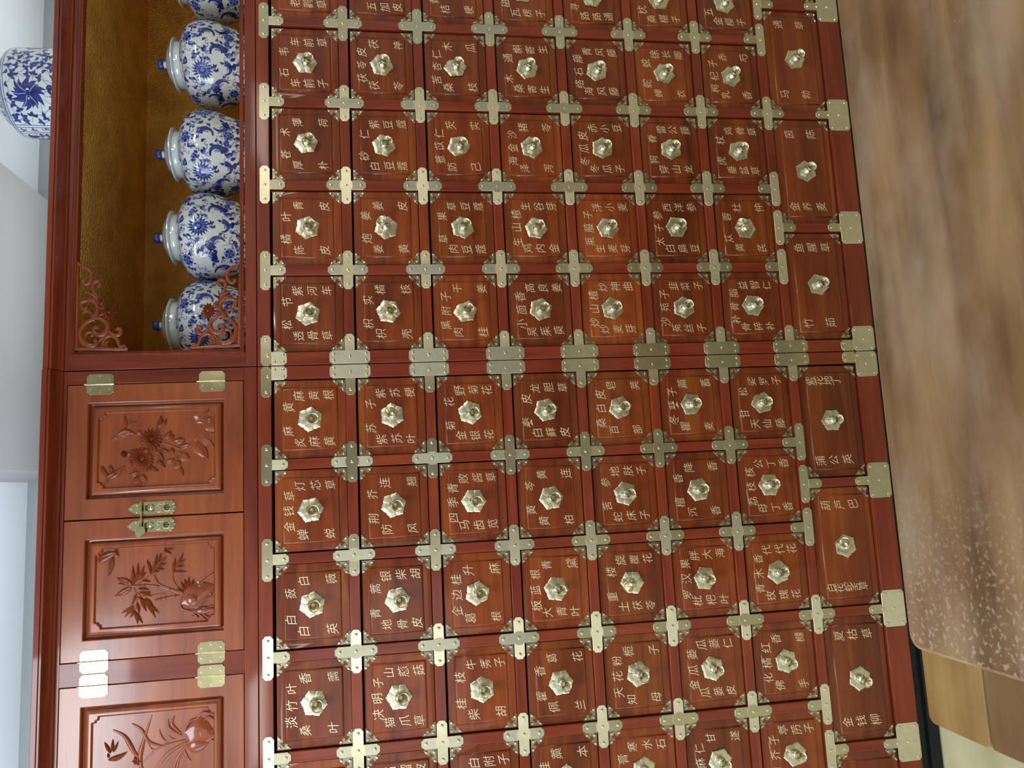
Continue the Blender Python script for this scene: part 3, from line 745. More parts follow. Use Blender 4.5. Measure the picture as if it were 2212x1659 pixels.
# sliding bolt with a leaf-shaped tail
mb = MB(); zz = .4745
mb.box(-.3725, -.3075, -.0088, -.0062, zz - .0016, zz + .0016, 0, .0005, 1)
tail = [(-.3735 + .0105 * cos(t), .0005 + .0105 * sin(t)) for t in [radians(d) for d in range(-150, 90, 20)]] + [(-.3790, .0125), (-.3845, .0100), (-.3895, .0070), (-.3862, .0010)]
mb.plate([(a, zz + b) for a, b in tail], -.0092, .0016, 0)
part('latch_pin', mb, [BT], cup, (-.345, 0, zz))

# ---- right: open niche lined with gold
nic = thing('display_niche', 'red-brown open display cupboard lined with gold paper and holding the porcelain jars', 'cupboard', (UW / 2, .25, U0), 'upper cupboards')
NX0, NX1, NZ0, NZ1 = .0447, UW - .0447, .2588, .6295
mb = MB()
mb.box(.0012, .0345, 0, .022, .2455, .6430, 1, .0012); mb.box(UW - .0345, UW - .0012, 0, .022, .2455, .6430, 1, .0012)
mb.box(.0010, UW - .0010, 0, .022, U0, .2460, 0, .0013); mb.box(.0010, UW - .0010, 0, .022, .6405, UTOP, 0, .0010)
soft(part('frame', mb, [WX, WZ], nic, smooth=80))
mb = MB()
rings = [(.0108, -.0004), (.0095, -.0020), (.0065, -.0024), (.0040, -.0006), (.0028, .0010), (.0012, .0010), (0, .0030), (0, .0200)]
vs = []; fs = []
for o_, yy in rings: vs += [(NX0 - o_, yy, NZ0 - o_), (NX1 + o_, yy, NZ0 - o_), (NX1 + o_, yy, NZ1 + o_), (NX0 - o_, yy, NZ1 + o_)]
for k in range(len(rings) - 1):
    for i in range(4):
        j = (i + 1) % 4; fs.append((k * 4 + i, k * 4 + j, k * 4 + 4 + j, k * 4 + 4 + i))
mb.add(vs, fs); part('opening_moulding', mb, [WX], nic, smooth=30, recalc=False)
mb = MB(); mb.box(.001, .016, .022, .50, U0, UTOP + .02); mb.box(UW - .016, UW - .001, .022, .50, U0, UTOP + .02); mb.box(.016, UW - .016, .022, .50, U0, U0 + .020)
mb.box(.001, UW - .001, .004, .50, UTOP, .6805); mb.box(.016, UW - .016, .488, .50, U0, UTOP)
part('carcass', mb, [WX], nic)
def gold():
    m, nt, b = mat_new('crinkled_gold_paper'); L = nt.links.new
    tc = node(nt, 'ShaderNodeTexCoord')
    mp = node(nt, 'ShaderNodeMapping'); mp.inputs['Scale'].default_value = (150, 150, 320); L(tc.outputs['Object'], mp.inputs['Vector'])
    n = node(nt, 'ShaderNodeTexNoise'); n.inputs['Scale'].default_value = 1.0; n.inputs['Detail'].default_value = 3; L(mp.outputs[0], n.inputs['Vector'])
    n2 = node(nt, 'ShaderNodeTexNoise'); n2.inputs['Scale'].default_value = 12; L(tc.outputs['Object'], n2.inputs['Vector'])
    r = ramp(nt, [(.3, (.78, .42, .10)), (.7, (1.0, .64, .17))]); L(n2.outputs['Fac'], r.inputs['Fac']); L(r.outputs['Color'], b.inputs['Base Color'])
    b.inputs['Metallic'].default_value = .82; b.inputs['Roughness'].default_value = .33
    bp = node(nt, 'ShaderNodeBump'); bp.inputs['Strength'].default_value = 1.0; bp.inputs['Distance'].default_value = .010
    L(n.outputs['Fac'], bp.inputs['Height']); L(bp.outputs[0], b.inputs['Normal'])
    return m
GOLD = gold()
mb = MB(); mb.box(.0165, UW - .0165, .470, .480, U0 + .022, .636); mb.box(.0165, UW - .0165, .0225, .470, .6296, .636); mb.box(.0165, UW - .0165, .0225, .470, U0 + .0205, U0 + .0285)
mb.box(.0162, .0200, .0225, .470, U0 + .0285, .6296); mb.box(UW - .0200, UW - .0162, .0225, .470, U0 + .0285, .6296)
part('gold_lining', mb, [GOLD], nic); cornice(nic, 1, .0360)

# carved corner brackets of the niche
SCL = .000137
BR = [([(110, 40), (180, 110), (300, 170), (370, 250), (350, 380), (270, 430), (210, 385), (255, 385)], 30, 44, 26), ([(485, 690), (420, 565), (398, 450), (430, 388), (492, 380), (525, 430), (480, 475)], 30, 40, 40), ([(262, 560), (385, 610), (470, 705), (500, 765)], 14, 30, 34), ([(280, 650), (395, 680), (485, 755)], 14, 28, 28), ([(490, 650), (430, 535)], 22, 18, 12), ([(492, 660), (520, 555)], 22, 18, 12),
      ([(205, 800), (190, 745), (300, 705), (420, 730), (482, 815), (460, 925), (380, 1012)], 32, 54, 40), ([(205, 800), (222, 850), (282, 852), (290, 815)], 32, 28, 22), ([(382, 1000), (372, 930), (302, 890), (240, 905), (252, 965)], 22, 36, 22), ([(385, 1010), (520, 955), (610, 925)], 18, 26, 30), ([(380, 1010), (500, 1010), (620, 1080), (655, 1180), (600, 1265), (500, 1292), (420, 1245), (420, 1178), (480, 1168), (502, 1212)], 40, 56, 30),
      ([(430, 1025), (300, 1070), (210, 1170), (178, 1280), (230, 1400), (320, 1462), (425, 1472), (465, 1420), (430, 1378)], 40, 66, 40), ([(305, 1435), (268, 1340), (300, 1258), (372, 1248), (402, 1290), (370, 1312)], 20, 36, 26), ([(650, 1180), (700, 1260), (782, 1302), (852, 1282), (872, 1210), (820, 1188), (798, 1232)], 24, 44, 34), ([(480, 1425), (560, 1345), (655, 1255)], 22, 34, 22), ([(568, 1490), (580, 1390), (642, 1320), (732, 1308), (812, 1370), (850, 1480), (905, 1505)], 28, 42, 26), ([(640, 1490), (612, 1440), (660, 1398)], 22, 26, 18),
      ([(100, 1522), (500, 1528), (990, 1545)], 46, 46, 34), ([(870, 1505), (915, 1478), (995, 1540)], 18, 34, 18), ([(128, 40), (132, 700), (128, 1530)], 30, 36, 46), ([(560, 750), (520, 800), (500, 850)], 26, 40, 26)]
def fretwork(M, name='carved_corner_bracket'):
    mb = MB()
    for pts, w0, wm, w1 in BR: stroke(mb, M, pts, w0 * 1.6, w1 * 1.7, .0070, .8, wm * 1.75)
    yf = .0050
    for q, n, w in ((1.0, 13, .46), (.62, 9, .40)):
        for i in range(n):
            t = 2 * pi * i / n; leaf(mb, M, 690 + 20 * cos(t), 915 + 25 * sin(t), 690 + 118 * q * cos(t), 915 + 145 * q * sin(t), 118 * w, .0040 + .002 * (1 - q), yf, .03, .4)
    blob(mb, M, 690, 915, 34, 40, .0075, yf); blob(mb, M, 690, 915, 80, 95, -.0020, yf)
    blob(mb, M, 572, 800, 34, 40, .006, yf); leaf(mb, M, 500, 800, 640, 860, 90, .005, yf)
    return part(name, mb, [WC], nic, (M(690, 915)[0], 0, M(690, 915)[1]), smooth=50)
MU = aff((.270409, -1.95056e-06, -.000142119), (.647179, -.000129877, -2.87046e-06))
fretwork(MU)
ZM = NZ0 + NZ1 - .0008
fretwork(lambda X, Y: (MU(X, Y)[0], ZM - MU(X, Y)[1]))
fretwork(lambda X, Y: (UW - MU(X, Y)[0], MU(X, Y)[1])); fretwork(lambda X, Y: (UW - MU(X, Y)[0], ZM - MU(X, Y)[1]))

# ---------------------------------------------------------------- porcelain
def glaze(name, c0, c1, sc):
    m, nt, b = mat_new(name); tc = node(nt, 'ShaderNodeTexCoord'); n = node(nt, 'ShaderNodeTexNoise'); n.inputs['Scale'].default_value = sc; n.inputs['Detail'].default_value = 3
    nt.links.new(tc.outputs['Object'], n.inputs['Vector']); r = ramp(nt, [(.36, c0), (.66, c1)]); nt.links.new(n.outputs['Fac'], r.inputs['Fac']); nt.links.new(r.outputs['Color'], b.inputs['Base Color'])
    b.inputs['Roughness'].default_value = .07; b.inputs['Coat Weight'].default_value = .5; b.inputs['Coat Roughness'].default_value = .03
    return m
WHITE = glaze('white_porcelain_glaze', (.60, .66, .70), (.68, .73, .76), 8)
BLUE = glaze('cobalt_blue_glaze', (.008, .014, .12), (.032, .055, .34), 70)
PALE = glaze('washed_blue_glaze', (.09, .14, .48), (.22, .30, .62), 90)

class Skin:
    # decoration drawn on a surface of revolution: (angle, arc length from the foot)
    def __init__(self, prof, mb, off=.00035):
        self.p = prof; self.mb = mb; self.off = off; self.s = [0]
        for i in range(1, len(prof)): self.s.append(self.s[-1] + hypot(prof[i][0] - prof[i - 1][0], prof[i][1] - prof[i - 1][1]))
    def at(self, th, t, k=1):
        s = self.s; t = min(max(t, 0), s[-1] - 1e-6)
        i = max(j for j in range(len(s) - 1) if s[j] <= t); f = (t - s[i]) / (s[i + 1] - s[i])
        (r0, h0), (r1, h1) = self.p[i], self.p[i + 1]; dr, dh = r1 - r0, h1 - h0; L = hypot(dr, dh)
        r = r0 + dr * f + dh / L * self.off * k; h = h0 + dh * f - dr / L * self.off * k
        return (r * sin(th), -r * cos(th), h)
    def rad(self, t):
        p = self.at(0, t); return hypot(p[0], p[1])
    def poly(self, th, t, pts, mat, k=1):
        r = max(self.rad(t), .02)
        n = len(pts); cx = sum(p[0] for p in pts) / n; cy = sum(p[1] for p in pts) / n
        vs = [self.at(th + cx / r, t + cy, k)] + [self.at(th + x / r, t + y, k) for x, y in pts]
        self.mb.add(vs, [(0, 1 + i, 1 + (i + 1) % n) for i in range(n)], mat)
    def ribbon(self, th, t, pts, w0, w1, mat, k=1):
        P = catmull(pts, 5); n = len(P); r = max(self.rad(t), .02); vs = []; fs = []
        for i, p in enumerate(P):
            d = P[min(i + 1, n - 1)] - P[max(i - 1, 0)]; d = d.normalized() if d.length > 1e-9 else Vector((1, 0)); w = w0 + (w1 - w0) * i / (n - 1)
            for sg in (1, -1): vs.append(self.at(th + (p.x - d.y * w * sg) / r, t + p.y + d.x * w * sg, k))
        for i in range(n - 1): fs.append((2 * i, 2 * i + 1, 2 * i + 3, 2 * i + 2))
        self.mb.add(vs, fs, mat)
    def drop(self, th, t, ang, L, w, mat, k=1, bend=.25):
        pts = []
        for i in range(7):
            u = i / 6; c = bend * L * sin(pi * u) * .6; pts.append((L * u, c + w * .5 * sin(pi * u ** .6)))
        for i in range(5, 0, -1):
            u = i / 6; c = bend * L * sin(pi * u) * .6; pts.append((L * u, c - w * .5 * sin(pi * u ** .6)))
        ca, sa = cos(ang), sin(ang)
        self.poly(th, t, [(x * ca - y * sa, x * sa + y * ca) for x, y in pts], mat, k)
    def ring(self, t, w, mat, n=72):
        vs = []; fs = []
        for i in range(n):
            th = 2 * pi * i / n; vs += [self.at(th, t - w), self.at(th, t + w)]
        for i in range(n): j = (i + 1) % n; fs.append((2 * i, 2 * j, 2 * j + 1, 2 * i + 1))
        self.mb.add(vs, fs, mat)
    def chrys(self, th, t, R, mat=1, n=18, core=2):
        for q, m, k in ((1.0, mat, 1), (.66, core, 1.6), (.44, mat, 2.2)):
            for i in range(n if q == 1 else n - 4):
                a = 2 * pi * i / (n if q == 1 else n - 4) + q; r = max(self.rad(t), .02)
                self.drop(th + R * q * .22 * cos(a) / r, t + R * q * .22 * sin(a), a, R * q * .78, R * .24 * (1 if q == 1 else .8), m, k, .1)
        self.poly(th, t, [(R * .16 * cos(i * pi / 5), R * .16 * sin(i * pi / 5)) for i in range(10)], core, 2.8)
    def peony(self, th, t, R):
        self.poly(th, t, [(R * (.80 + .10 * cos(5 * a)) * cos(a), R * (.80 + .10 * cos(5 * a)) * sin(a)) for a in [i * pi / 15 for i in range(30)]], 2)
        self.poly(th, t, [(R * (.62 + .14 * cos(5 * a + pi)) * cos(a), R * (.62 + .14 * cos(5 * a + pi)) * sin(a)) for a in [i * pi / 15 for i in range(30)]], 1, 1.6)
        self.poly(th, t, [(R * (.34 + .10 * cos(5 * a)) * cos(a), R * (.34 + .10 * cos(5 * a)) * sin(a)) for a in [i * pi / 15 for i in range(30)]], 2, 2.2)
        self.poly(th, t, [(R * .16 * cos(i * pi / 5), R * .16 * sin(i * pi / 5)) for i in range(10)], 1, 2.8)
        for i in range(5):
            a = i * 2 * pi / 5 + .6; r = self.rad(t); self.drop(th + R * .86 * cos(a) / r, t + R * .86 * sin(a), a, R * .36, R * .26, 1, 1, 0)

def bulge(th, t, S, rnd, R, mat):
    # fat curled leaf: thick arc with a lobed inner edge
    a0 = rnd.uniform(0, 6.28); sg = rnd.choice((-1, 1))
    pts = [(R * cos(a0 + sg * u), R * sin(a0 + sg * u)) for u in [i * .42 for i in range(9)]]
    S.ribbon(th, t, pts, R * .10, R * .52, mat)
    e = pts[-1]; S.drop(th + e[0] / S.rad(t), t + e[1], a0 + sg * 4.6, R * .9, R * .5, mat)
    for i in range(4):
        p = pts[3 + i]; S.drop(th + p[0] * .6 / S.rad(t), t + p[1] * .6, a0 + sg * (3 + i * .42) + pi / 2 * sg, R * .34, R * .22, 2, 1.4)

JP = [(.000, .0), (.066, .0), (.071, .003), (.080, .016), (.094, .045), (.106, .080), (.1145, .104), (.1180, .129), (.1165, .150), (.1085, .168), (.0945, .1820), (.0800, .1900), (.0690, .1940), (.0635, .1965), (.0618, .2010), (.0620, .2120), (.0560, .2125)]
def jar_mesh():
    mb = MB(); prof = []
    P = [Vector((r, h)) for r, h in JP]
    fine = [(p.x, p.y) for p in catmull(P[1:16], 4)]
    prof = [(.0005, .001)] + fine + [(.056, .2125)]
    mb.lathe(prof, 64, 'z', mat=0)
    S = Skin(fine, mb); rnd = random.Random(3)
    tt = S.s
    tm = max(range(len(fine)), key=lambda i: fine[i][0]); T0 = tt[tm]           # arc length at the widest point
    tb = next(tt[i] for i in range(tm, len(fine)) if fine[i][1] > .1770)        # ring under the shoulder band
    te = next(tt[i] for i in range(tm, len(fine)) if fine[i][0] < .0665)
    S.ring(tb, .0010, 2); S.ring(tb + .0042, .0006, 1); S.ring(te, .0007, 1); S.ring(.004, .0016, 1)
    spots = []
    for k in range(4):
        th = k * pi / 2 + pi / 4
        S.chrys(th, T0 - .008, .0285); spots.append((th, T0 - .008, .031))
        S.peony(th + pi / 4, T0 + .030, .0200); spots.append((th + pi / 4, T0 + .030, .023))
        S.peony(th + pi / 4 + .1, T0 - .078, .017); spots.append((th + pi / 4 + .1, T0 - .078, .02))
        for du, dv, R in ((.40, -.050, .018), (-.42, -.054, .018), (.02, -.066, .014), (pi / 4 + .06, -.024, .0165)):
            bulge(th + du, T0 + dv, S, rnd, R, 1); spots.append((th + du, T0 + dv, R * 1.45))
        for du, dv in ((.30, .034), (-.32, .036)):
            S.drop(th + du, T0 + dv, 2.4 if du > 0 else .5, .026, .013, 1, 1, .5); spots.append((th + du, T0 + dv, .014))
    tries = 0; put = 0
    while put < 620 and tries < 14000:
        tries += 1
        th, t = rnd.uniform(0, 2 * pi), rnd.uniform(.010, tb - .006); r = max(S.rad(t), .05)
        ok = True
        for a, b, R in spots:
            d = (th - a + pi) % (2 * pi) - pi
            if hypot(d * r, t - b) < R * .90 + .0022: ok = False; break
        if not ok: continue
        put += 1; k = rnd.random()
        if k < .34:
            a = rnd.uniform(0, 6.28); sg = rnd.choice((-1, 1)); R = rnd.uniform(.0045, .0085)
            S.ribbon(th, t, [(R * (1 - .09 * i) * cos(a + sg * i * .6), R * (1 - .09 * i) * sin(a + sg * i * .6)) for i in range(9)], .0005, .0009, 1, .8); spots.append((th, t, .0040))
        elif k < .62:
            a = rnd.uniform(0, 6.28)
            for da in (-.8, 0, .8): S.drop(th, t, a + da, rnd.uniform(.009, .015), .0062, rnd.choice((1, 1, 2)), 1, rnd.uniform(-.3, .3))
            spots.append((th, t, .0065))
        elif k < .85:
            S.drop(th, t, rnd.uniform(0, 6.28), rnd.uniform(.010, .017), rnd.uniform(.005, .009), 1, 1, rnd.uniform(-.6, .6)); spots.append((th, t, .0055))
        else:
            a = rnd.uniform(0, 6.28); L = rnd.uniform(.012, .024)
            S.ribbon(th, t, [(0, 0), (L * .4 * cos(a) - .004 * sin(a), L * .4 * sin(a) + .004 * cos(a)), (L * cos(a), L * sin(a))], .0003, .0004, 1, .8)
    for i in range(60):                                                        # crowded shoulder band
        th = 2 * pi * i / 60 + rnd.uniform(-.03, .03); t = rnd.uniform(tb + .008, te - .003)
        S.drop(th, t, rnd.uniform(-1.2, 1.2) + rnd.choice((0, pi)), rnd.uniform(.008, .014), .0045, rnd.choice((1, 1, 2)), 1, rnd.uniform(-.5, .5))
    for i in range(4):
        th = i * pi / 2 + pi / 4 + .5
        for dv in (0, .006, .011): S.ribbon(th, (tb + te) / 2, [(-.026, dv - .008), (0, dv - .004), (.026, dv - .008)], .0022, .0022, 1 if dv != .006 else 2, 1.2)
    return mb.mesh('jar_body', [WHITE, BLUE, PALE], smooth=50, recalc=False)
def lid_mesh():
    mb = MB(); pr = [(.050, .2105), (.064, .2126), (.0700, .2132), (.0722, .2148), (.0722, .2170), (.0690, .2182), (.0640, .2215), (.0540, .2285), (.0400, .2360), (.0240, .2408), (.0120, .2420), (.0105, .2428)]
    mb.lathe(pr, 56, 'z', mat=0)
    S = Skin([(.0722, .2170), (.0690, .2182), (.0640, .2215), (.0540, .2285), (.0400, .2360), (.0240, .2408)], mb)
    for t, w in ((.010, .0010), (.015, .0005), (.030, .0006), (.034, .0006), (.046, .0008)): S.ring(t, w, 1)
    return mb.mesh('lid', [WHITE, PALE], smooth=50, recalc=False)
def lid_knob_mesh():
    mb = MB(); pr = [(.0098, .2412), (.0090, .2440), (.0088, .2500), (.0100, .2510), (.0132, .2535), (.0146, .2585), (.0138, .2635), (.0105, .2675), (.0050, .2695), (.0008, .2699)]
    mb.lathe(pr, 28, 'z', mats=[0, 0, 0, 1, 1, 1, 1, 1, 1]); return mb.mesh('lid_knob', [WHITE, BLUE], smooth=60)
M_JAR, M_LID, M_LK = jar_mesh(), lid_mesh(), lid_knob_mesh()
ZJ = U0 + .0287
JARS = [(1.152, .215, .35, 'blue and white lidded porcelain jar cut off by the top edge of the photo'),
        (.886, .205, .18, 'blue and white lidded porcelain jar standing second from the photo top in the gold niche'),
        (.622, .200, .00, 'blue and white lidded porcelain jar in the middle of the five in the gold niche'),
        (.385, .192, .72, 'blue and white lidded porcelain jar touching the tip of the lower carved corner bracket'),
        (.147, .195, .30, 'blue and white lidded porcelain jar half hidden behind the lower carved corner bracket')]
for x, yj, rot, lab in JARS:
    j = thing('ginger_jar', lab, 'jar', (x, yj, ZJ), 'porcelain jars in the gold niche')
    b_ = link('jar_body', M_JAR, j, (x, yj, ZJ)); l_ = link('lid', M_LID, j, (x, yj, ZJ)); link('knob', M_LK, l_, (x, yj, ZJ))
    b_.rotation_euler = (0, 0, rot)

# tall vase on top of the niche
def vase():
    x, yv, z0 = .790, .205, .6812
    vt = thing('porcelain_vase', 'blue and white cylindrical porcelain vase standing on top of the display cupboard', 'vase', (x, yv, z0))
    prof = [(.098, 0), (.108, .004), (.114, .014), (.1150, .060), (.1150, .140), (.1145, .168), (.1120, .179), (.1060, .1850), (.0960, .1960), (.0830, .2090), (.0660, .2210), (.0560, .2300), (.0520, .2430), (.0520, .2750), (.0580, .2840), (.0680, .2880), (.0670, .2900), (.0580, .2885)]
    mb = MB(); fine = [(p.x, p.y) for p in catmull([Vector(p) for p in prof], 3)]
    mb.lathe([(.0005, .001)] + fine + [(.030, .2840)], 64, 'z', mat=0)
    S = Skin(fine, mb); rnd = random.Random(11)
    tc_ = S.s[next(i for i in range(len(fine)) if fine[i][1] > .102)]
    tr = S.s[next(i for i in range(len(fine)) if fine[i][1] > .173)]
    for dt, w in ((0, .0012), (.006, .0008), (.010, .0020), (.016, .0007)): S.ring(tr + dt, w, 2 if w > .001 else 1)
    spots = []
    for k in range(4):
        th = -.47 + k * pi / 2
        for i in range(18):
            a = 2 * pi * i / 18 + .1 * (i % 2); S.drop(th + .012 * cos(a) / .115, tc_ + .012 * sin(a), a, .024 + .005 * (i % 3), .0125, 1, 1, .35)
        S.poly(th, tc_, [(.025 * cos(i * pi / 10), .025 * sin(i * pi / 10)) for i in range(20)], 1, 1.5)
        for a in (.7, 1.5, 2.6, 3.6, 5.4): S.ribbon(th, tc_, [(.006 * cos(a), .006 * sin(a)), (.022 * cos(a + .15), .022 * sin(a + .15)), (.036 * cos(a + .05), .036 * sin(a + .05))], .0006, .0005, 0, 2.4)
        spots.append((th, tc_, .042))
    # lettered cartouche band left of the flower
    c0 = -1.36
    for q in (0, .008): S.ribbon(c0, tc_, [(-.017 + q, -.10), (-.017 + q, .055), (-.0165 + q, .062), (.0, .066), (.0165 - q, .062), (.017 - q, .055), (.017 - q, -.10)], .0009, .0009, 1)
    for i in range(5):
        for k in range(5): S.drop(c0 + rnd.uniform(-.006, .002) / .115, tc_ + .040 - i * .026 + rnd.uniform(-.008, .008), rnd.choice((0, .3, 1.4, 1.8)), .011, .003, 1)
    spots += [(c0, tc_ + dv, .022) for dv in (-.08, -.05, -.02, .01, .04)]
    put = tries = 0
    while put < 260 and tries < 9000:
        tries += 1; th, t = rnd.uniform(0, 2 * pi), rnd.uniform(.02, tr - .008)
        if any(hypot(((th - a + pi) % (2 * pi) - pi) * .115, t - b) < R + .0045 for a, b, R in spots): continue
        put += 1; a = rnd.uniform(0, 6.28)
        if rnd.random() < .6:
            for da in (-1.4, 0, 1.4): S.drop(th, t, a + da, .0125, .0078, 1, 1, .1)
        else: S.drop(th, t, a, .016, .0080, 1, 1, .4)
        S.ribbon(th, t, [(0, 0), (-.010 * cos(a) - .004, -.010 * sin(a)), (-.022 * cos(a), -.022 * sin(a))], .0005, .0003, 1, .8)
        spots.append((th, t, .0085))
    th = 0
    while th < 2 * pi:                                                          # key fret on the shoulder
        for pts in ([(-.008, -.006), (.008, -.006), (.008, .006), (-.005, .006), (-.005, -.001), (.003, -.001)],):
            for i in range(len(pts) - 1): S.ribbon(th, tr + .029, [pts[i], pts[i + 1]], .0012, .0012, 1)
        th += 2 * pi / 24
    o = link('vase_body', mb.mesh('vase_body', [WHITE, BLUE, PALE], smooth=50, recalc=False), vt, (x, yv, z0))
vase()

# ---------------------------------------------------------------- tables in the foreground
def worn_wood(name, d, m_, l, r0, r1, coat, blot, wear_glare=None):
    m, nt, b = mat_new(name); L = nt.links.new; tc = node(nt, 'ShaderNodeTexCoord')
    mp = node(nt, 'ShaderNodeMapping'); mp.inputs['Scale'].default_value = (2.2, 26, 26); L(tc.outputs['Object'], mp.inputs['Vector'])
    n1 = node(nt, 'ShaderNodeTexNoise'); n1.inputs['Scale'].default_value = 1; n1.inputs['Detail'].default_value = 6; n1.inputs['Distortion'].default_value = .5; L(mp.outputs[0], n1.inputs['Vector'])
    mp2 = node(nt, 'ShaderNodeMapping'); mp2.inputs['Scale'].default_value = (5, 9, 9); L(tc.outputs['Object'], mp2.inputs['Vector'])
    n2 = node(nt, 'ShaderNodeTexNoise'); n2.inputs['Scale'].default_value = 1; n2.inputs['Detail'].default_value = 4; L(mp2.outputs[0], n2.inputs['Vector'])
    mx = node(nt, 'ShaderNodeMix'); mx.data_type = 'FLOAT'; mx.inputs[0].default_value = blot; L(n1.outputs['Fac'], mx.inputs[2]); L(n2.outputs['Fac'], mx.inputs[3])
    r = ramp(nt, [(.36, d), (.5, m_), (.64, l)]); L(mx.outputs[0], r.inputs['Fac']); L(r.outputs['Color'], b.inputs['Base Color'])
    mr = node(nt, 'ShaderNodeMapRange'); mr.inputs['From Min'].default_value = .3; mr.inputs['From Max'].default_value = .7; mr.inputs['To Min'].default_value = r0; mr.inputs['To Max'].default_value = r1
    L(n2.outputs['Fac'], mr.inputs['Value']); L(mr.outputs[0], b.inputs['Roughness'])
    b.inputs['Coat Weight'].default_value = coat; b.inputs['Coat Roughness'].default_value = .28; b.inputs['Specular IOR Level'].default_value = .35
    if wear_glare is not None:
        sx = node(nt, 'ShaderNodeSeparateXYZ'); L(tc.outputs['Object'], sx.inputs[0])
        m1 = node(nt, 'ShaderNodeMapRange'); m1.inputs['From Min'].default_value = wear_glare + .22; m1.inputs['From Max'].default_value = wear_glare + .02; L(sx.outputs[0], m1.inputs['Value'])  # real scuffs, thickest towards the left end
        nf = node(nt, 'ShaderNodeTexNoise'); nf.inputs['Scale'].default_value = 170; nf.inputs['Detail'].default_value = 3; L(tc.outputs['Object'], nf.inputs['Vector'])
        rf = ramp(nt, [(.55, (0, 0, 0)), (.64, (1, 1, 1))]); L(nf.outputs['Fac'], rf.inputs['Fac'])
        vo = node(nt, 'ShaderNodeTexVoronoi'); vo.inputs['Scale'].default_value = 9; L(tc.outputs['Object'], vo.inputs['Vector'])
        rv = ramp(nt, [(.012, (1, 1, 1)), (.022, (0, 0, 0))]); L(vo.outputs['Distance'], rv.inputs['Fac'])
        nh = node(nt, 'ShaderNodeTexNoise'); nh.inputs['Scale'].default_value = 3.1; nh.inputs['Detail'].default_value = 5; nh.inputs['Roughness'].default_value = .62  # pale blotches: lamp glare on the tabletop painted into its colour
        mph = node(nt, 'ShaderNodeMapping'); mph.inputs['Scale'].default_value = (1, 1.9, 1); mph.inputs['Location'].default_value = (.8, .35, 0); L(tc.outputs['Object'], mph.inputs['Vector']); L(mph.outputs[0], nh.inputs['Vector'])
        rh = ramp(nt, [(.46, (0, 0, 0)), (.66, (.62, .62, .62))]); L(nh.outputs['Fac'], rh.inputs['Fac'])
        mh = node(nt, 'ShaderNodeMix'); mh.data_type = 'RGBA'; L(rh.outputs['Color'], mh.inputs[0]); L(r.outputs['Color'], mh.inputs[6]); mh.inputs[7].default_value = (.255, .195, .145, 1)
        mm = node(nt, 'ShaderNodeMath', operation='MULTIPLY'); L(m1.outputs[0], mm.inputs[0]); L(rf.outputs['Color'], mm.inputs[1])
        mm2 = node(nt, 'ShaderNodeMath', operation='MULTIPLY_ADD'); L(mm.outputs[0], mm2.inputs[0]); mm2.inputs[1].default_value = .55; L(rv.outputs['Color'], mm2.inputs[2])
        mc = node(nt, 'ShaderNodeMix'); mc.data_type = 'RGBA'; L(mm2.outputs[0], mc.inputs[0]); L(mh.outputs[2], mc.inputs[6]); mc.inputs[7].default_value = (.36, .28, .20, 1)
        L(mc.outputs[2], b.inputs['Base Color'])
    n3 = node(nt, 'ShaderNodeTexNoise'); n3.inputs['Scale'].default_value = 260; L(tc.outputs['Object'], n3.inputs['Vector'])
    bp = node(nt, 'ShaderNodeBump'); bp.inputs['Strength'].default_value = .05; bp.inputs['Distance'].default_value = .002; L(n3.outputs['Fac'], bp.inputs['Height']); L(bp.outputs[0], b.inputs['Normal'])
    return m
TW = worn_wood('worn_brown_table_wood_glare', (.064, .031, .012), (.140, .077, .033), (.225, .138, .066), .34, .56, .10, .5, -.82)
TE = worn_wood('worn_table_edge', (.16, .085, .040), (.24, .140, .070), (.32, .20, .11), .5, .6, .1, .5)
TB = worn_wood('tan_bench_wood', (.16, .086, .024), (.235, .135, .042), (.31, .19, .068), .45, .6, .12, .5)
TB2 = worn_wood('brown_bench_wood', (.10, .050, .018), (.145, .076, .028), (.19, .106, .042), .45, .6, .12, .5)
def slab(mb, x0, x1, y0, y1, z0, z1, r, mat=0, bev=.004, emat=None):
    pts = []
    for cx, cy, a0 in ((x1 - r, y1 - r, 0), (x0 + r, y1 - r, pi / 2), (x0 + r, y0 + r, pi), (x1 - r, y0 + r, 1.5 * pi)):
        for i in range(9): a = a0 + i * pi / 16; pts.append((cx + r * cos(a), cy + r * sin(a)))
    n = len(pts); mx_, my_ = (x0 + x1) / 2, (y0 + y1) / 2; vs = []
    def lay(ins, z):
        for x, y in pts:
            d = Vector((x - mx_, y - my_)); sx = 1 - ins / ((x1 - x0) / 2); sy = 1 - ins / ((y1 - y0) / 2); vs.append((mx_ + d.x * sx, my_ + d.y * sy, z))
    lay(bev, z0); lay(0, z0 + bev); lay(0, z1 - bev); lay(bev * .3, z1 - bev * .3); lay(bev, z1)
    fs = [tuple(range(n)), tuple(4 * n + i for i in range(n))]
    for k in range(4):
        for i in range(n): j = (i + 1) % n; fs.append((k * n + i, k * n + j, k * n + n + j, k * n + n + i))
    mb.add(vs, fs, mat)
    if emat is not None:
        k0 = len(mb.m) - 4 * n
        for i in range(k0, len(mb.m)): mb.m[i] = emat
tb = thing('wooden_table', 'large brown wooden table in the foreground with scuffed top and a rounded corner', 'table', (.30, -1.33, -ZF))
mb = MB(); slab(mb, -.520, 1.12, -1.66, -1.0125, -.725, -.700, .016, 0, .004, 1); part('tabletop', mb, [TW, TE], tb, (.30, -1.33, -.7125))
mb = MB()
for a in ((-.46, 1.06, -1.074, -1.052), (-.46, 1.06, -1.622, -1.600)): mb.box(*a, -.80, -.7252, 0, .002)
for a in ((-.470, -.448, -1.59, -1.085), (1.048, 1.070, -1.59, -1.085)): mb.box(*a, -.80, -.7252, 0, .002)
part('apron', mb, [TW], tb)
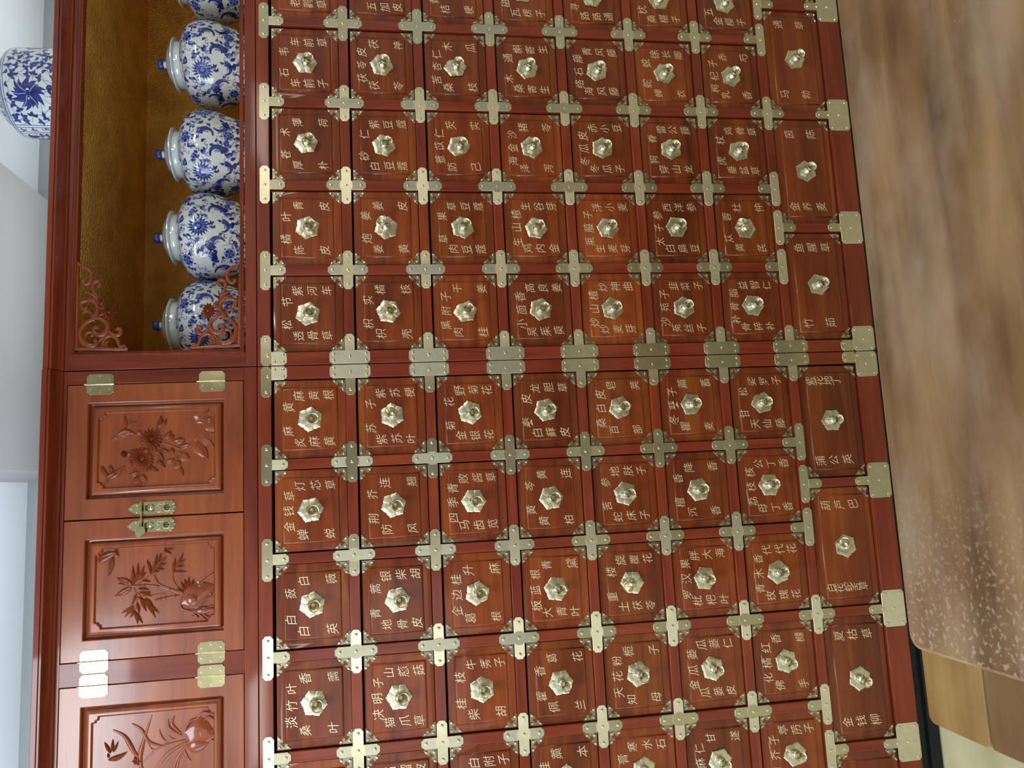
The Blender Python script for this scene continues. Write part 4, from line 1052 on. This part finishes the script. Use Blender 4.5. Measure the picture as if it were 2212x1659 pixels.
for lx in (-.462, 1.062):
    for ly in (-1.612, -1.062):
        mb = MB(); mb.box(lx - .028, lx + .028, ly - .028, ly + .028, -ZF, -.7252, 0, .004); part('leg', mb, [TW], tb, (lx, ly, -ZF))
bn = thing('wooden_bench', 'low tan wooden bench tucked partly under the large brown table', 'bench', (.05, -.83, -ZF))
mb = MB(); slab(mb, -.7490, .86, -.7465, -.6080, -1.024, -1.000, .014, bev=.003); part('seat_board', mb, [TB], bn, (.05, -.68, -1.012))
mb = MB(); slab(mb, -.7490, .86, -1.030, -.7475, -1.0245, -1.0008, .006, bev=.003); o = part('seat_board', mb, [TB2], bn, (.05, -.89, -1.012)); o['label'] = 'darker brown seat board'
mb = MB(); mb.box(-.62, .73, -.66, -.64, -1.085, -1.0243, 0, .002); mb.box(-.62, .73, -1.0, -.98, -1.085, -1.0243, 0, .002); part('apron', mb, [TB], bn)
for lx in (-.64, .75):
    for ly in (-.985, -.655):
        mb = MB(); mb.box(lx - .022, lx + .022, ly - .022, ly + .022, -ZF, -1.0243, 0, .003); part('leg', mb, [TB], bn, (lx, ly, -ZF))

# ---------------------------------------------------------------- room
XL, XR, YB, YF, ZC = -3.4, 3.6, .56, -5.2, .974
PAINT = plain('white_wall_paint', (.70, .74, .76), .85, noise=(3, .03))
CEIL = plain('white_ceiling_paint', (.84, .885, .90), .9, noise=(2, .02))
BEAM = plain('warm_grey_beam_paint', (.41, .40, .39), .9, noise=(2, .02))
def tiles():
    m, nt, b = mat_new('cream_floor_tile'); L = nt.links.new; tc = node(nt, 'ShaderNodeTexCoord')
    n = node(nt, 'ShaderNodeTexNoise'); n.inputs['Scale'].default_value = 9; n.inputs['Detail'].default_value = 6; L(tc.outputs['Object'], n.inputs['Vector'])
    r = ramp(nt, [(.3, (.42, .37, .21)), (.7, (.58, .53, .33))]); L(n.outputs['Fac'], r.inputs['Fac'])
    br = node(nt, 'ShaderNodeTexBrick'); br.offset = 0; br.inputs['Scale'].default_value = 1; br.inputs['Mortar Size'].default_value = .003; br.inputs['Brick Width'].default_value = .8; br.inputs['Row Height'].default_value = .8
    br.inputs['Mortar'].default_value = (.30, .27, .21, 1); L(tc.outputs['Object'], br.inputs['Vector']); L(r.outputs['Color'], br.inputs['Color1']); L(r.outputs['Color'], br.inputs['Color2'])
    L(br.outputs['Color'], b.inputs['Base Color']); b.inputs['Roughness'].default_value = .3
    return m
mb = MB(); mb.box(XL, XR, YF, YB, -ZF - .05, -ZF); struct('floor', mb, [tiles()], 'cream tiled floor', 'floor')
mb = MB(); mb.box(XL, XR, YF, YB, ZC, ZC + .05); struct('ceiling', mb, [CEIL], 'white ceiling', 'ceiling')
mb = MB(); mb.box(XL, XR, YB, YB + .05, -ZF - .05, ZC + .05); struct('wall_back', mb, [plain('grey_back_wall', (.36, .38, .385), .85, noise=(3, .03))], 'grey wall behind the cabinets', 'wall')  # one even grey, darker than the side walls
mb = MB(); mb.box(XL - .05, XL, YF, YB, -ZF - .05, ZC + .05); struct('wall_left', mb, [PAINT], 'white side wall', 'wall')
mb = MB(); mb.box(XR, XR + .05, YF, YB, -ZF - .05, ZC + .05); struct('wall_right', mb, [PAINT], 'white side wall', 'wall')
mb = MB(); mb.box(XL, XR, YF - .05, YF, -ZF - .05, ZC + .05); struct('wall_front', mb, [plain('room_wall_paint', (.22, .19, .16), .8)], 'wall behind the viewer', 'wall')
mb = MB()
mb.add([(-.207, YF, .912), (.602, YF, .912), (.602, YF, ZC), (-.236, YF, ZC), (-.207, YB, .912), (.602, YB, .912), (.602, YB, ZC), (-.236, YB, ZC)], [(0, 1, 5, 4), (1, 2, 6, 5), (2, 3, 7, 6), (3, 0, 4, 7), (0, 3, 2, 1), (4, 5, 6, 7)])
o = struct('trim_1', mb, [BEAM], 'warm grey ceiling beam', 'beam')

# ---------------------------------------------------------------- light
def area(name, loc, size, power, col, rot=(0, 0, 0), spread=180):
    l = bpy.data.lights.new(name, 'AREA'); l.shape = 'RECTANGLE'; l.size, l.size_y = size; l.energy = power; l.color = col; l.spread = radians(spread)
    o = bpy.data.objects.new(name, l); COL.objects.link(o); o.location = loc; o.rotation_euler = rot; WL[o.name] = loc; return o
area('ceiling_panel_near', (-1.05, -1.02, ZC - .012), (.6, .75), 20, (.88, .94, 1))
area('ceiling_panel_right', (1.25, -1.6, ZC - .012), (.6, .6), 15, (1, .95, .86))
area('ceiling_panel_middle', (.5, -2.6, ZC - .012), (.6, .6), 46, (1, .94, .83))
area('ceiling_panel_far', (-1.9, -4.0, ZC - .012), (.6, .6), 18, (1, .95, .86))
area('ceiling_panel_corner', (2.7, -4.3, ZC - .012), (.6, .6), 14, (1, .93, .80))
area('window_front_left', (-2.1, YF + .03, .10), (2.0, 1.5), 14, (.92, .97, 1), (radians(-90), 0, pi))
area('window_daylight', (XL + .03, -1.6, .15), (2.4, 1.5), 60, (.74, .87, 1), (0, radians(-90), 0))
area('ceiling_fill_left', (-1.9, -.57, .66), (2.8, 1.0), 5, (.80, .92, 1), (pi, 0, 0))  # added fill facing up, no real fitting, brightens the ceiling
area('ceiling_fill_right', (1.3, -.57, .66), (3.2, 1.0), 5, (.86, .95, 1), (pi, 0, 0))  # its right-hand twin, likewise an added ceiling fill
area('cabinet_top_fill_left', (-UW / 2, .25, .695), (1.3, .40), 2.0, (.76, .88, 1), (pi, 0, 0))  # unseen fill added above the cabinet to lift ceiling and beam
area('cabinet_top_fill_right', (UW / 2, .25, .695), (1.3, .40), 2.1, (.86, .96, 1), (pi, 0, 0))  # same added fill over the right cabinet
w = bpy.data.worlds.new('room_air'); SC.world = w; w.use_nodes = True
w.node_tree.nodes['Background'].inputs[0].default_value = (.9, .95, 1, 1); w.node_tree.nodes['Background'].inputs[1].default_value = .05

# ---------------------------------------------------------------- camera
cam = bpy.data.cameras.new('camera'); co = bpy.data.objects.new('camera', cam); COL.objects.link(co); SC.camera = co
Rr = Vector((-0.04932856, -0.14112247, -0.98876243)); Rd = Vector((-0.99030844, 0.13559511, 0.03005269)); Rf = Vector((0.12983025, 0.98066223, -0.14644348))
m3 = Matrix((Rr, -Rd, -Rf)).transposed(); m4 = m3.to_4x4(); m4.translation = Vector((-.30601229, -1.84850911, -.12126139)); co.matrix_world = m4
cam.sensor_fit = 'HORIZONTAL'; cam.sensor_width = 36; cam.lens = 1621.079 / 2212 * 36; cam.clip_start = .02

bpy.data.objects.remove(_to); bpy.data.curves.remove(_tc)
for o in list(COL.objects):
    if o.parent is None: o.location.z += ZF

vs_ = SC.view_settings; vs_.view_transform = 'Standard'; vs_.look = 'None'; vs_.exposure = 0.22; vs_.gamma = 1; vs_.use_curve_mapping = False
